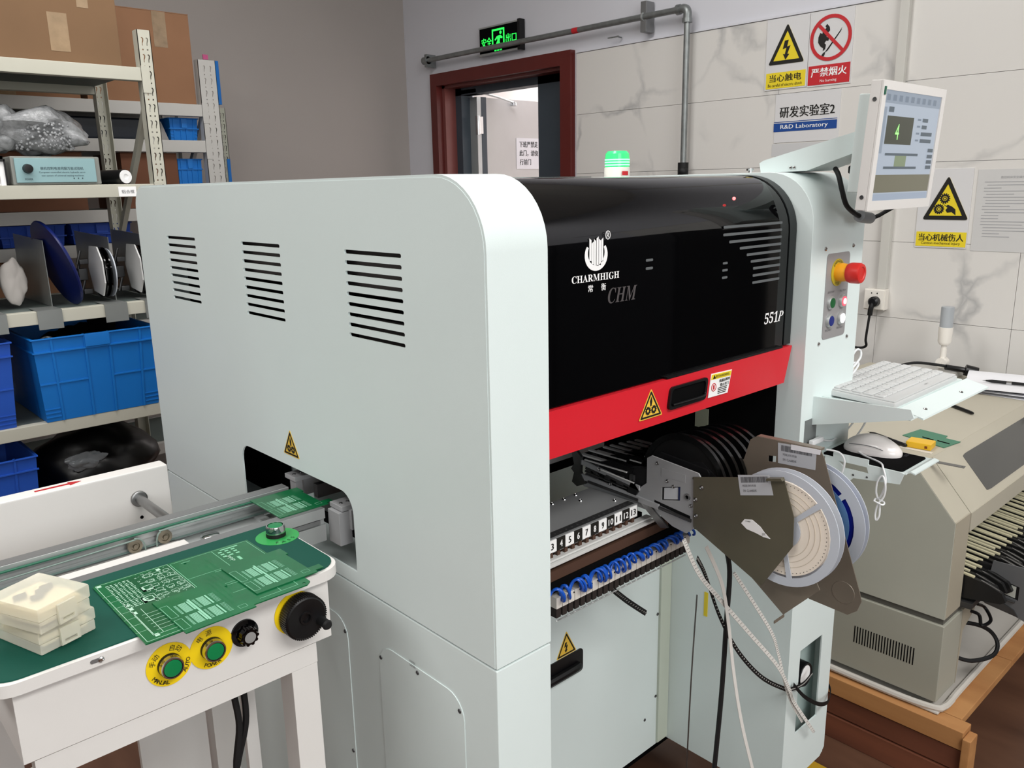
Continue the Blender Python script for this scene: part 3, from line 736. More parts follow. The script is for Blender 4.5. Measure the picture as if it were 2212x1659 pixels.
for (x, z, m_, lb, nm) in ((0.8135, 1.1635, mat('btn_green', '#0c5a2c', 0.4, var=0), 'green push button', '启动 START'), (0.8575, 1.1625, mat('btn_red_lit', '#ff5566', 0.4, var=0, emit=0.8), 'lit red push button', '停止 STOP'), (0.8135, 1.131, mat('btn_blue', '#1c2a78', 0.4, var=0), 'blue push button', '复位 RESET'), (0.8560, 1.1312, mat('btn_white_lit', '#ffffff', 0.4, var=0, emit=1.3), 'lit white push button', '准备 READY')):
    k = obj('push_button', MB().lathe([(0.0125, 0), (0.0125, 0.003), (0.0108, 0.0055), (0.0095, 0.0055)], (x, -0.001, z), (0, -1, 0), 28), alu, cpn)
    k['label'] = lb
    obj('button_cap', MB().lathe([(0.0092, 0), (0.009, 0.0062), (0.0, 0.0066)], (x, -0.001, z), (0, -1, 0), 24), m_, k)
    if 'red' in lb: obj('button_glow', MB().lathe([(0.0055, 0), (0.0055, 0.0005), (0, 0.0006)], (x, -0.0078, z), (0, -1, 0), 20), mat('glow_white', '#fff4f0', 0.4, var=0, emit=1.5), k)
    zz = z + 0.0195 if z > 1.15 else z - 0.017
    obj('caption', MB().text(nm, (x, -0.0018, zz), (1, 0, 0), (0, 0, 1), 0.0042, 0.024), grey_ink, k)

# monitor arm and monitor
arm = obj('monitor_arm', MB().prism([(0.134, 1.393), (0.138, 1.410), (0.130, 1.4145), (-0.045, 1.457), (-0.045, 1.4235), (0.045, 1.3945)], 'x', 0.785, 0.875), powder, pm)
screws(arm, [(0.7845, 0.075, 1.4005), (0.7845, 0.068, 1.4005)], 'x', -1, 0.003)
obj('hinge_bolt', MB().cyl((0.775, 0.15, 1.394), (0.775, 0.15, 1.402), 0.004).cyl((0.765, 0.15, 1.399), (0.785, 0.15, 1.399), 0.002), chrome, arm)
mroot = obj('monitor', MB().box(-0.1262, 0.1262, 0, 0.017, -0.0985, 0.0985, 0.0015), powder_w, pm, local=True)
c_m = V((0.8415, -0.1005, 1.4275))
mroot.location = c_m - V(pm.location); mroot.rotation_euler = (math.radians(3.3), 0, math.radians(0.6))
lx = lambda nm, mb, m_, p=mroot: obj(nm, mb, m_, p, local=True)
lx('monitor_back', MB().box(-0.108, 0.10, 0.017, 0.042, -0.072, 0.080, 0.002), powder)
lx('bezel', MB().plate(rrect(-0.1262, 0.1262, -0.0985, 0.0985, 0.001, 2), [[(-0.112, -0.0835), (-0.112, 0.085), (0.111, 0.085), (0.111, -0.0835)]], 'y', -0.003, 0.0), powder_w)
E_ = lambda n_, c_, e=0.72: mat(n_, c_, 0.3, var=0, emit=e)
sc_ = lx('screen', MB().box(-0.112, 0.111, -0.001, 0.0, -0.0835, 0.085), E_('screen_base', '#b9c4d2'))
def rct(nm, m_, *rs):
    mb = MB()
    for (x0, x1, z0, z1) in rs:
        mb.add([(x0, -0.0014, z0), (x1, -0.0014, z0), (x1, -0.0014, z1), (x0, -0.0014, z1)], [(0, 1, 2, 3)])
    return obj(nm, mb, m_, sc_, local=True)
rct('toolbar', E_('screen_bar', '#9aa6b5'), (-0.112, 0.111, 0.066, 0.085), (-0.112, -0.098, -0.01, 0.06))
rct('photo_strip', E_('screen_photo', '#7d7a68'), (-0.112, 0.111, -0.071, -0.043))
rct('taskbar', E_('screen_task', '#a9b6c8'), (-0.112, 0.111, -0.0835, -0.073))
mb = MB()
for (x0, x1, z0, z1) in [(-0.092, -0.073, 0.053, 0.061), (0.045, 0.068, 0.042, 0.048), (0.045, 0.066, 0.031, 0.037), (0.045, 0.092, 0.020, 0.026), (0.045, 0.092, 0.009, 0.015), (0.085, 0.108, -0.006, 0.0), (0.085, 0.108, -0.016, -0.01), (0.085, 0.108, -0.025, -0.019), (0.085, 0.108, -0.034, -0.028), (-0.085, 0.045, -0.013, -0.009), (-0.085, 0.045, -0.034, -0.030)]:
    mb.add([(x0, -0.0018, z0), (x1, -0.0018, z0), (x1, -0.0018, z1), (x0, -0.0018, z1)], [(0, 1, 2, 3)])
obj('form_fields', mb, E_('screen_field', '#5e6a74'), sc_, local=True)
mb = MB()
for k in range(9): mb.add([(-0.105 + k * 0.023, -0.0018, 0.070), (-0.092 + k * 0.023, -0.0018, 0.070), (-0.092 + k * 0.023, -0.0018, 0.079), (-0.105 + k * 0.023, -0.0018, 0.079)], [(0, 1, 2, 3)])
for z in (0.045, 0.034, 0.023, 0.012): mb.add([(0.025, -0.0018, z - 0.001), (0.038, -0.0018, z - 0.001), (0.038, -0.0018, z + 0.002), (0.025, -0.0018, z + 0.002)], [(0, 1, 2, 3)])
obj('toolbar_icons', mb, E_('screen_icon', '#7f8c9c'), sc_, local=True)['kind'] = 'stuff'
cv = rct('camera_view', E_('screen_dark', '#4a4d42'), (-0.093, 0.010, 0.0045, 0.0475))
rct('rail_diagram', E_('screen_green', '#8c9a7c'), (-0.045, 0.0, -0.030, -0.013))
obj('digit', MB().text('4', (-0.052, -0.0022, 0.024), (1, 0, 0), (0, 0, 1), 0.024, 0.014), E_('digit_green', '#8fe07a', 0.9), cv, local=True)
lx('power_led', MB().box(-0.1215, -0.1165, -0.0045, -0.0028, 0.077, 0.089), mat('led_green_dark', '#0d5a44', 0.3, var=0))
for z in (0.07, -0.078): lx('screw', MB().lathe([(0.0035, 0), (0.003, 0.0008), (0, 0.0004)], (-0.1265, 0.008, z), (-1, 0, 0), 12), dsteel)
# cables at the monitor
mc = obj('monitor_cable', MB().tube([(0.80, 0.0, 1.397), (0.79, -0.012, 1.385), (0.79, -0.02, 1.36), (0.80, -0.025, 1.335), (0.825, -0.03, 1.32), (0.85, -0.03, 1.314)], 0.0042, 10), rubber, pm)
obj('ferrite_core', MB().tube([(0.838, -0.031, 1.316), (0.845, -0.031, 1.3145), (0.868, -0.033, 1.3115), (0.876, -0.033, 1.311)], 0.010, 12, 2), mat('ferrite_grey', '#77797b', 0.5), mc)
obj('cable_end', MB().tube([(0.876, -0.034, 1.311), (0.89, -0.04, 1.314), (0.90, -0.05, 1.322), (0.915, -0.055, 1.328)], 0.0038, 8), rubber, mc)
obj('plug', MB().box(0.835, 0.86, -0.035, -0.005, 1.388, 1.402, 0.003).tube([(0.86, -0.03, 1.394), (0.873, -0.045, 1.385), (0.875, -0.052, 1.37)], 0.004), rubber, mc)

# beacon
bc = obj('beacon', MB().lathe([(0.030, 0), (0.030, 0.022), (0.028, 0.024)], (0.933, 0.6, 1.393), (0, 0, 1), 28), offw, pm)
obj('beacon_lens', MB().lathe([(0.0285, 0), (0.0285, 0.020), (0.0275, 0.032), (0.022, 0.038), (0, 0.039)], (0.933, 0.6, 1.415), (0, 0, 1), 32), mat('beacon_green', '#3ccf78', 0.15, var=0, emit=0.55), bc)
for z in (1.420, 1.426, 1.432): obj('lens_ridge', MB().lathe([(0.0292, 0), (0.0292, 0.003)], (0.933, 0.6, z), (0, 0, 1), 32), mat('beacon_bright', '#9ff5c8', 0.2, var=0, emit=0.9), bc)
obj('beacon_label', MB().box(0.915, 0.935, 0.5685, 0.5695, 1.398, 1.407), red_ink, bc)

# keyboard tray
tr = obj('keyboard_tray', MB().prism([(0.015, 0.939), (0.012, 0.996), (-0.172, 1.003), (-0.178, 0.990), (-0.172, 0.985)], 'x', 0.7775, 0.7805), powder, pm)
obj('tray_plate', MB().box(0.81, 1.165, -0.118, 0.06, 0.978, 0.981).prism([(-0.118, 0.978), (-0.124, 0.9825), (-0.166, 0.972), (-0.167, 0.969), (-0.124, 0.9795), (-0.118, 0.975)], 'x', 0.85, 1.17), powder, tr)
obj('tray_lip', MB().box(0.81, 0.813, -0.11, 0.04, 0.981, 0.991).box(0.781, 0.81, -0.172, 0.01, 0.983, 0.985), powder, tr)
obj('tray_bracket', MB().prism([(0.0, 0.94), (0.0, 0.975), (-0.11, 0.975), (-0.11, 0.965)], 'x', 1.0, 1.003), powder, tr)
screws(tr, [(0.90, -0.150, 0.976), (1.07, -0.150, 0.976)], 'z', 1, 0.004)
# mouse shelf
ms = obj('mouse_shelf', MB().plate([(-0.02, 0.884), (-0.02, 0.835), (-0.06, 0.835), (-0.075, 0.853), (-0.157, 0.862), (-0.163, 0.882), (-0.157, 0.884)], [[(-0.058, 0.868), (-0.045, 0.879), (-0.098, 0.879), (-0.102, 0.868)]], 'x', 0.799, 0.802), powder, pm)
obj('shelf_plate', MB().box(0.802, 0.915, -0.165, -0.0, 0.8805, 0.883).prism([(-0.163, 0.883), (-0.170, 0.886), (-0.178, 0.884), (-0.178, 0.8815), (-0.170, 0.8835), (-0.163, 0.8805)], 'x', 0.808, 0.912), powder, ms)
obj('shelf_lip', MB().box(0.799, 0.802, -0.10, -0.035, 0.884, 0.893), powder, ms)
screws(ms, [(0.7985, -0.075, 0.859), (0.7985, -0.10, 0.861)], 'x', -1, 0.002, dsteel)
obj('usb_port', MB().plate([(0.752, 0.955), (0.752, 0.885), (0.795, 0.88), (0.795, 0.94), (0.785, 0.955)], [], 'y', -0.0008, 0.0), mat('port_grey', '#6f7474', 0.5), pm)

# lower right cabinet (front box under the column)
lc = obj('lower_right_cabinet', MB().plate([(0.752, 0.17), (0.915, 0.17), (0.932, 0.185), (0.932, 0.786), (0.752, 0.786)], [[(0.796, 0.285), (0.885, 0.285), (0.885, 0.473), (0.796, 0.473)]], 'y', 0.0, 0.003).box(0.752, 0.7535, 0.003, 0.29, 0.15, 0.786).box(0.9305, 0.932, 0.003, 0.29, 0.17, 0.786), powder, pm)
tealm = mat('inner_panel', '#a8b8b5', 0.45)
obj('recess_lining', MB().box(0.757, 0.93, 0.035, 0.038, 0.172, 0.78), tealm, lc)
obj('gauge', MB().lathe([(0.026, 0), (0.026, 0.03), (0.024, 0.033), (0.020, 0.030)], (0.832, 0.035, 0.402), (0, -1, 0), 24), black, lc)
obj('gauge_face', MB().lathe([(0.020, 0), (0, 0.0005)], (0.832, 0.0045, 0.402), (0, -1, 0), 24), white, lc)
obj('yellow_tape', MB().box(0.7512, 0.752, 0.188, 0.197, 0.49, 0.545), yellow, lc)
# recessed front door
fd = obj('front_door', MB().box(0.097, 0.752, 0.287, 0.30, 0.15, 0.786), powder, pm)
obj('corner_strip', MB().box(0.716, 0.7515, 0.281, 0.2875, 0.155, 0.74, 0.001), mat('strip', '#c3cbbd', 0.5), fd)
screws(fd, [(0.712, 0.287, 0.473), (0.712, 0.287, 0.273), (0.675, 0.287, 0.231)], 'y', -1, 0.0035, dsteel)
tri_sticker(fd, (0.427, 0.499), 'y', 0.050, 0.046, -1, 'bolt', 0.2868)
obj('door_pull', MB().plate(rrect(0.34, 0.472, 0.447, 0.496, 0.008), [], 'y', 0.2845, 0.2872), black, fd)
obj('pull_grip', MB().tube([(0.34, 0.281, 0.463), (0.44, 0.281, 0.463), (0.458, 0.284, 0.463)], 0.009, 10), black, fd)
obj('base_skid', MB().box(0.02, 0.92, 0.35, 1.05, 0.06, 0.15), matte, pm)
for p in ((0.06, 0.08), (0.88, 0.08), (0.06, 1.0), (0.88, 1.0)):
    obj('levelling_foot', MB().lathe([(0.03, 0), (0.03, 0.01), (0.012, 0.015), (0.012, 0.17)], (p[0], p[1], 0), (0, 0, 1), 16), dsteel, pm)
# feeder bank
fb = obj('feeder_platform', MB().box(0.098, 0.402, 0.1, 0.205, 0.845, 0.868, 0.0008), mat('platform_metal', '#8b8c8d', 0.4, metal=0.2), pm)
obj('groove', MB().box(0.098, 0.398, 0.104, 0.118, 0.868, 0.8686), mat('dark_groove', '#2a2a2b', 0.5), fb)
for i in range(16): obj('hole', MB().lathe([(0.0028, 0), (0.0018, 0.0006), (0, 0.0001)], (0.205 + i * 0.0125, 0.111, 0.8687), (0, 0, 1), 10), dsteel, fb)
screws(fb, [(0.19 + i * 0.028, 0.198, 0.868) for i in range(7)] + [(0.345, 0.175, 0.868), (0.385, 0.135, 0.868)], 'z', 1, 0.0035)
for i, nmb in enumerate(range(3, 14)):
    x = 0.2005 + i * 0.01885
    k = obj('number_tile', MB().box(x - 0.0093, x + 0.0093, 0.0985, 0.1003, 0.8475, 0.8665), white if nmb % 2 else blk_ink, fb)
    obj('number', MB().text(str(nmb), (x, 0.0983, 0.857), (1, 0, 0), (0, 0, 1), 0.0105, 0.005 * len(str(nmb)) + 0.001 * (len(str(nmb)) - 1), bold=0.035), blk_ink if nmb % 2 else white, k)
brown = mat('brown_comb', '#4b3428', 0.6)
obj('comb_back', MB().box(0.098, 0.42, 0.105, 0.12, 0.79, 0.846), matte, fb)
for i in range(13): obj('comb_tooth', MB().box(0.195 + i * 0.0158, 0.2015 + i * 0.0158, 0.098, 0.106, 0.836, 0.8465), brown, fb)
obj('chrome_rail', MB().box(0.098, 0.43, 0.086, 0.104, 0.831, 0.8355, 0.0008).box(0.098, 0.43, 0.092, 0.104, 0.8365, 0.8395), softw, fb)
obj('brown_bar', MB().box(0.098, 0.47, 0.088, 0.106, 0.808, 0.824), brown, fb)
obj('black_bar', MB().box(0.098, 0.50, 0.085, 0.108, 0.790, 0.8075, 0.001), matte, fb)
obj('manifold', MB().box(0.098, 0.54, 0.10, 0.115, 0.765, 0.79), alu_d, fb)
cnw = mat('connector_white', '#d4cfc8', 0.5)
for i in range(25):
    x = 0.192 + i * 0.0134
    cc = obj('connector', MB().box(x, x + 0.0124, 0.082, 0.104, 0.764, 0.782, 0.0008), cnw, fb)
    obj('socket', MB().box(x + 0.0015, x + 0.011, 0.084, 0.10, 0.748, 0.764), mat('socket_brown', '#2b2523', 0.6), cc)
    obj('pin', MB().cyl((x + 0.0105, 0.082, 0.779), (x + 0.0105, 0.0808, 0.779), 0.0012, seg=8), blk_ink, cc)
obj('wire_loops', MB().tube([(0.192 + i * 0.0067, 0.082 + (0.006 if i % 2 else 0), 0.7455 - (0.005 if i % 2 else 0)) for i in range(50)], 0.0011, 6, 4), alu, fb)
pts = []
for i in range(150):
    a = i * 0.62; x = 0.18 + i * 0.0023
    rr = 0.012 if i < 80 else 0.008
    pts.append((x + 0.006 * math.sin(a * 0.5), 0.0785 + 0.007 * math.cos(a), 0.788 + rr * math.sin(a)))
obj('blue_air_tube', MB().tube(pts, 0.0022, 8, 2), mat('blue_tube', '#1656c0', 0.3, var=0.05), fb)
obj('blue_air_tube', MB().tube([(x + 0.003, y + 0.003, z - 0.003) for x, y, z in pts[8:140]], 0.002, 8, 2), mat('blue_tube', '#1656c0', 0.3), fb)
obj('blue_air_tube', MB().tube([(0.185 + i * 0.0024 + 0.004 * math.sin(i * 0.37), 0.0785 + 0.006 * math.cos(i * 0.71 + 1), 0.789 + (0.011 if i < 75 else 0.007) * math.sin(i * 0.71 + 1)) for i in range(142)], 0.002, 8, 2), mat('blue_tube', '#1656c0', 0.3), fb)
# conveyor inside the machine, seen through the side opening
cv_ = obj('transfer_rail', MB().box(0.012, 0.6, 0.345, 0.375, 0.866, 0.898).box(0.03, 0.6, 0.525, 0.54, 0.87, 0.905), gun, pm)
obj('rail_bracket', MB().box(-0.006, 0.016, 0.352, 0.385, 0.842, 0.896, 0.001).box(0.0, 0.03, 0.352, 0.388, 0.897, 0.905, 0.001), gun, cv_)
obj('rail_bracket', MB().box(0.004, 0.034, 0.505, 0.54, 0.905, 0.913, 0.001).box(0.008, 0.02, 0.51, 0.53, 0.88, 0.905), gun, cv_)
obj('rail_guide', MB().box(0.02, 0.6, 0.46, 0.472, 0.885, 0.908), dsteel, cv_)
screws(cv_, [(0.008, 0.368, 0.905), (0.020, 0.368, 0.905), (0.012, 0.522, 0.913), (0.024, 0.522, 0.913)], 'z', 1, 0.003, dsteel)
# ================================================================ LOADER / CONVEYOR TABLE
ld = thing('conveyor_table', 'white board inspection conveyor table with green mat, buttons and hand wheel', 'conveyor', (-0.35, 0.4, 0))
XL, XR = -0.4822, -0.1161
obj('body', MB().box(XL, XR, 0.20, 0.382, 0.799, 0.885, 0.001).box(XL, XR, 0.3825, 0.56, 0.782, 0.8215, 0.001), powder_w, ld)
top_pts = rrect(-0.505, -0.096, 0.168, 0.381, 0.028, 6)
top_pts = [(p[0], 0.381 if p[1] > 0.3 else p[1]) if False else p for p in top_pts]
tp = [(-0.505, 0.381)] + [(-0.505 + 0.03 - 0.03 * math.cos(a), 0.1895 + 0.03 - 0.03 * math.sin(a)) for a in [i * PI / 12 for i in range(7)]] + [(-0.096 - 0.03 + 0.03 * math.sin(a), 0.1895 + 0.03 - 0.03 * math.cos(a)) for a in [i * PI / 12 for i in range(7)]] + [(-0.096, 0.381)]
obj('top_plate', MB().prism(tp, 'z', 0.8845, 0.8985), powder_w, ld)
gm = [(x + (0.003 if x < -0.3 else -0.003), y + 0.006 if y < 0.3 else y) for x, y in tp]
obj('green_mat', MB().prism(gm, 'z', 0.8985, 0.9003), mat_g, ld)
obj('rear_deck', MB().box(-0.62, -0.2, 0.403, 0.53, 0.822, 0.826).box(-0.2, -0.07, 0.4035, 0.504, 0.864, 0.867), alu, ld)
fr = obj('front_rail', MB().box(-0.75, -0.012, 0.383, 0.403, 0.882, 0.8985, 0.0005).box(-0.75, -0.012, 0.388, 0.403, 0.872, 0.882).box(-0.75, -0.012, 0.383, 0.403, 0.845, 0.872, 0.0005), alu, ld)
obj('front_rail_top', MB().box(-0.75, -0.013, 0.3835, 0.4025, 0.8984, 0.8990), alu_d, fr)
obj('belt_groove', MB().box(-0.748, -0.02, 0.3845, 0.389, 0.8735, 0.8805), alu_d, fr)
br = obj('rear_rail', MB().box(-0.80, -0.008, 0.505, 0.527, 0.882, 0.9, 0.0005).box(-0.80, -0.02, 0.509, 0.527, 0.874, 0.882).box(-0.80, -0.02, 0.503, 0.527, 0.866, 0.874).box(-0.80, -0.02, 0.502, 0.52, 0.826, 0.858), alu, ld)
obj('rail_top_face', MB().box(-0.80, -0.009, 0.5065, 0.527, 0.8998, 0.9006), alu_d, br)
obj('conveyor_belt', MB().box(-0.80, -0.03, 0.4975, 0.5035, 0.893, 0.8945), mat('green_belt', '#1d5d46', 0.5), br)
obj('conveyor_belt', MB().box(-0.80, -0.03, 0.4975, 0.5035, 0.8705, 0.8712), mat('grey_green_belt', '#6f8580', 0.5), br)
# pulleys near px (293,1180) and (357,1160)
def pulley(x, z, r=0.0105):
    p = obj('pulley', MB().lathe([(r, 0), (r, 0.006), (r * 0.6, 0.0065), (r * 0.6, 0.005), (r * 0.35, 0.0055), (r * 0.3, 0.009), (0, 0.009)], (x, 0.50, z), (0, -1, 0), 28), mat('pulley_steel', '#8b8374', 0.3, metal=0.8), br)
pulley(-0.260, 0.879); pulley(-0.217, 0.8805)
obj('round_belt', MB().tube([(-0.80, 0.493, 0.8835), (-0.5, 0.493, 0.8845), (-0.280, 0.493, 0.8885), (-0.260, 0.493, 0.891), (-0.249, 0.493, 0.884), (-0.2465, 0.493, 0.868)], 0.0012, 6, 6).tube([(-0.2300, 0.493, 0.866), (-0.2295, 0.493, 0.880), (-0.2235, 0.493, 0.8905), (-0.205, 0.493, 0.8925), (-0.03, 0.494, 0.8905)], 0.0012, 6, 6), mat('belt_grey', '#7d8f88', 0.5), br)
obj('belt_holder', MB().box(-0.270, -0.198, 0.462, 0.495, 0.862, 0.869, 0.001).box(-0.276, -0.202, 0.458, 0.468, 0.856, 0.876, 0.001), powder_w, br)
obj('cover_strip', MB().box(-0.405, -0.20, 0.428, 0.466, 0.877, 0.880), powder_w, br)
obj('motor_cap', MB().lathe([(0.014, 0), (0.014, 0.004), (0.011, 0.006), (0, 0.006)], (-0.158, 0.475, 0.867), (0, 0, 1), 20), chrome, br)
obj('motor_cap', MB().lathe([(0.014, 0), (0.014, 0.004), (0.011, 0.006), (0, 0.006)], (-0.425, 0.49, 0.862), (0, 0, 1), 20), chrome, br)
obj('cross_link', MB().box(-0.075, -0.06, 0.403, 0.505, 0.85, 0.87), alu, ld)
bp = obj('back_panel', MB().box(-0.75, -0.147, 0.652, 0.685, 0.60, 0.939, 0.0035), powder_w, ld)
obj('red_arrow', MB().prism([(-0.342, 0.6655), (-0.342, 0.6705), (-0.294, 0.6710), (-0.294, 0.6765), (-0.276, 0.6680), (-0.294, 0.6595), (-0.294, 0.6650)], 'z', 0.9391, 0.9396), mat('arrow_red', '#b0181f', 0.5), bp)
obj('hole', MB().cyl((-0.198, 0.6525, 0.860), (-0.198, 0.6513, 0.860), 0.0028), matte, bp)
sh = obj('guide_shaft', MB().cyl((-0.199, 0.652, 0.893), (-0.199, 0.526, 0.893), 0.0075), steel, ld)
obj('shaft_flange', MB().lathe([(0.013, 0), (0.013, 0.004), (0.010, 0.006)], (-0.199, 0.652, 0.893), (0, -1, 0), 24), steel, sh)
obj('lead_screw', MB().tube([(-0.196 + 0.0, 0.64 - i * 0.0025, 0.8865 + (0.0006 if i % 2 else 0)) for i in range(45)], 0.0026, 8, 1), chrome, sh)
# front controls
def disc_label(x, z, r, m_, nm='label_disc', y=0.1995):
    return obj(nm, MB().lathe([(r, 0), (r, 0.0006)], (x, y, z), (0, -1, 0), 40), m_, ld)
def arc_text(parent, s_, cx, cz, r, a0, da, h, y, m_, inward=False, bold=0.0):
    t = MB()
    for i, ch in enumerate(s_):
        a = a0 + da * i
        c = (cx + r * math.cos(a), y, cz + r * math.sin(a))
        if inward: t.text(ch, c, (-math.sin(a), 0, math.cos(a)), (-math.cos(a), 0, -math.sin(a)), h, bold=bold)
        else: t.text(ch, c, (math.sin(a), 0, -math.cos(a)), (math.cos(a), 0, math.sin(a)), h, bold=bold)
    return obj('lettering', t, m_, parent)
def big_button(parent, c, d, r=0.0125, depth=0.015):
    dv = V(d); c = V(c)
    k = obj('push_button', MB().lathe([(r, 0.0), (r, depth * 0.8), (r * 0.93, depth), (r * 0.82, depth), (r * 0.80, depth * 0.8)], c, d, 36, False), chrome, parent)
    obj('button_base', MB().lathe([(r * 1.02, 0), (r * 1.02, depth * 0.35)], c, d, 32), rubber, k)
    obj('button_ring', MB().lathe([(r * 0.81, 0), (r * 0.81, depth * 0.88)], c, d, 28), rubber, k)
    obj('button_cap', MB().lathe([(r * 0.75, 0), (r * 0.75, depth * 0.95), (r * 0.6, depth * 1.0), (0, depth * 0.97)], c, d, 28), mat('green_cap', '#0b7a45', 0.25, var=0), k)
    return k
l1 = disc_label(-0.3263, 0.8493, 0.0262, yellow2)
l2 = disc_label(-0.2762, 0.8495, 0.0262, yellow2, y=0.1993)
arc_text(l1, '手动', -0.3263, 0.8493, 0.0200, 2.75, -0.40, 0.0072, 0.1987, blk_ink)
arc_text(l1, '自动', -0.3263, 0.8493, 0.0200, 1.30, -0.40, 0.0072, 0.1987, blk_ink)
arc_text(l1, 'MANUAL', -0.3263, 0.8493, 0.0215, PI * 1.18, 0.17, 0.0048, 0.1987, blk_ink, True, 0.01)
arc_text(l1, 'AUTO', -0.3263, 0.8493, 0.0215, -PI * 0.22, 0.2, 0.0048, 0.1987, blk_ink, True, 0.01)
arc_text(l2, '电源', -0.2762, 0.8495, 0.0205, PI * 0.72, -0.6, 0.0072, 0.1985, blk_ink)
arc_text(l2, 'POWER', -0.2762, 0.8495, 0.0215, PI * 1.36, 0.2, 0.0048, 0.1987, blk_ink, True, 0.005)
big_button(l1, (-0.3263, 0.1985, 0.8493), (0, -1, 0), 0.0135, 0.012); big_button(l2, (-0.2762, 0.1985, 0.8493), (0, -1, 0), 0.0135, 0.012)
kn = obj('speed_knob', MB().lathe([(0.0175, 0), (0.0172, 0.0025), (0.0125, 0.004), (0.0115, 0.004), (0.0105, 0.015), (0.0095, 0.0165), (0.007, 0.0165)], (-0.2342, 0.20, 0.8518), (0, -1, 0), 24), gloss, ld)
for i in range(10):
    a = 2 * PI * i / 10
    obj('knob_rib', MB().cyl((-0.2342 + 0.0105 * math.cos(a), 0.196, 0.8518 + 0.0105 * math.sin(a)), (-0.2342 + 0.0098 * math.cos(a), 0.1845, 0.8518 + 0.0098 * math.sin(a)), 0.0022, seg=8), gloss, kn)
obj('knob_cap', MB().lathe([(0.007, 0), (0.007, 0.0005), (0, 0.0006)], (-0.2342, 0.1835, 0.8518), (0, -1, 0), 24), alu, kn)
hw = obj('hand_wheel', MB().lathe([(0.027, 0), (0.0285, 0.002), (0.0285, 0.017), (0.026, 0.0195), (0.0225, 0.019), (0.009, 0.017), (0.0085, 0.0185), (0.006, 0.0185), (0.005, 0.015), (0, 0.015)], (-0.1606, 0.198, 0.8498), (0, -1, 0), 48), black, ld)
obj('wheel_grip', MB().lathe([(0.0065, 0), (0.006, 0.014), (0.0068, 0.018), (0.005, 0.021), (0, 0.0215)], (-0.1415, 0.181, 0.840), (0, -1, 0), 20), rubber, hw)
for i in range(48):
    a = 2 * PI * i / 48
    obj('grip_tooth', MB().box(-0.0006, 0.0006, 0.162, 0.176, 0.0280, 0.0291), black, hw, True) if False else None
tt = MB()
for i in range(60):
    a = 2 * PI * i / 60; c_ = (-0.1606 + 0.0284 * math.cos(a), 0.8498 + 0.0284 * math.sin(a))
    tt.plate(circ(c_[0], c_[1], 0.0011, 5), [], 'y', 0.180, 0.196)
obj('knurled_edge', tt, black, hw)
l3 = disc_label(-0.1660, 0.8525, 0.0285, yellow2)
screws(ld, [(-0.398, 0.189, 0.8915)], 'y', -1, 0.0035)
obj('screw_slot', MB().plate(rrect(-0.409, -0.395, 0.8895, 0.8940, 0.0022, 3), [], 'y', 0.1888, 0.1896), alu_d, ld)
ps = obj('pass_label', MB().lathe([(0.030, 0), (0.030, 0.0005)], (-0.1175, 0.332, 0.9003), (0, 0, 1), 40), mat('pass_green', '#2f9a4d', 0.4), ld)
t = MB()
for i, ch in enumerate('PASS'):
    a = -2.05 + i * 0.36
    t.text(ch, (-0.1175 + 0.0235 * math.cos(a), 0.332 + 0.0235 * math.sin(a), 0.9011), (-math.sin(a), math.cos(a), 0), (-math.cos(a), -math.sin(a), 0), 0.0055, bold=0.01)
obj('lettering', t, mat('dark_green_ink', '#0c5a2a', 0.5, var=0), ps)
big_button(ps, (-0.1175, 0.336, 0.9008), (0, 0, 1), 0.0135, 0.016)
# legs and frame
obj('leg', MB().box(-0.1764, -0.1390, 0.202, 0.238, 0.0, 0.7695, 0.001), powder_w, ld)
obj('leg', MB().box(-0.1764, -0.1390, 0.50, 0.54, 0.0, 0.7695, 0.001), powder_w, ld)
obj('leg', MB().box(-0.472, -0.437, 0.202, 0.238, 0.0, 0.7695, 0.001), powder_w, ld)
obj('leg', MB().box(-0.475, -0.44, 0.50, 0.54, 0.0, 0.812, 0.001), powder_w, ld)
obj('apron', MB().box(-0.472, -0.139, 0.2015, 0.222, 0.770, 0.798), powder_w, ld)
obj('side_sheet', MB().box(-0.205, -0.187, 0.30, 0.31, 0.1, 0.799).box(-0.29, -0.187, 0.5, 0.51, 0.1, 0.812), powder_w, ld)
obj('power_cable', MB().tube([(-0.237, 0.25, 0.80), (-0.238, 0.245, 0.75), (-0.236, 0.243, 0.70), (-0.245, 0.245, 0.64), (-0.242, 0.245, 0.58), (-0.24, 0.245, 0.3), (-0.25, 0.25, 0.02)], 0.0045), rubber, ld)
obj('power_cable', MB().tube([(-0.226, 0.25, 0.80), (-0.225, 0.245, 0.75), (-0.226, 0.245, 0.70), (-0.240, 0.252, 0.64), (-0.250, 0.255, 0.58), (-0.25, 0.25, 0.3), (-0.27, 0.26, 0.02)], 0.0045), rubber, ld)

# ================================================================ CIRCUIT BOARDS
def frame_line(mb, x0, x1, y0, y1, z, w=0.0006):
    for a in ((x0, x1, y0, y0 + w), (x0, x1, y1 - w, y1), (x0, x0 + w, y0, y1), (x1 - w, x1, y0, y1)):
        mb.add([(a[0], a[2], z), (a[1], a[2], z), (a[1], a[3], z), (a[0], a[3], z)], [(0, 1, 2, 3)])
def q(mb, x0, x1, y0, y1, z): mb.add([(x0, y0, z), (x1, y0, z), (x1, y1, z), (x0, y1, z)], [(0, 1, 2, 3)])
def board(name, label, loc, rotz, outline, th, holes, m_, group=None, parent=None):
    r = thing(name, label, 'circuit board', loc, rotz, group)
    obj('substrate', MB().plate(outline, holes, 'z', 0, th), m_, r, local=True)
    return r
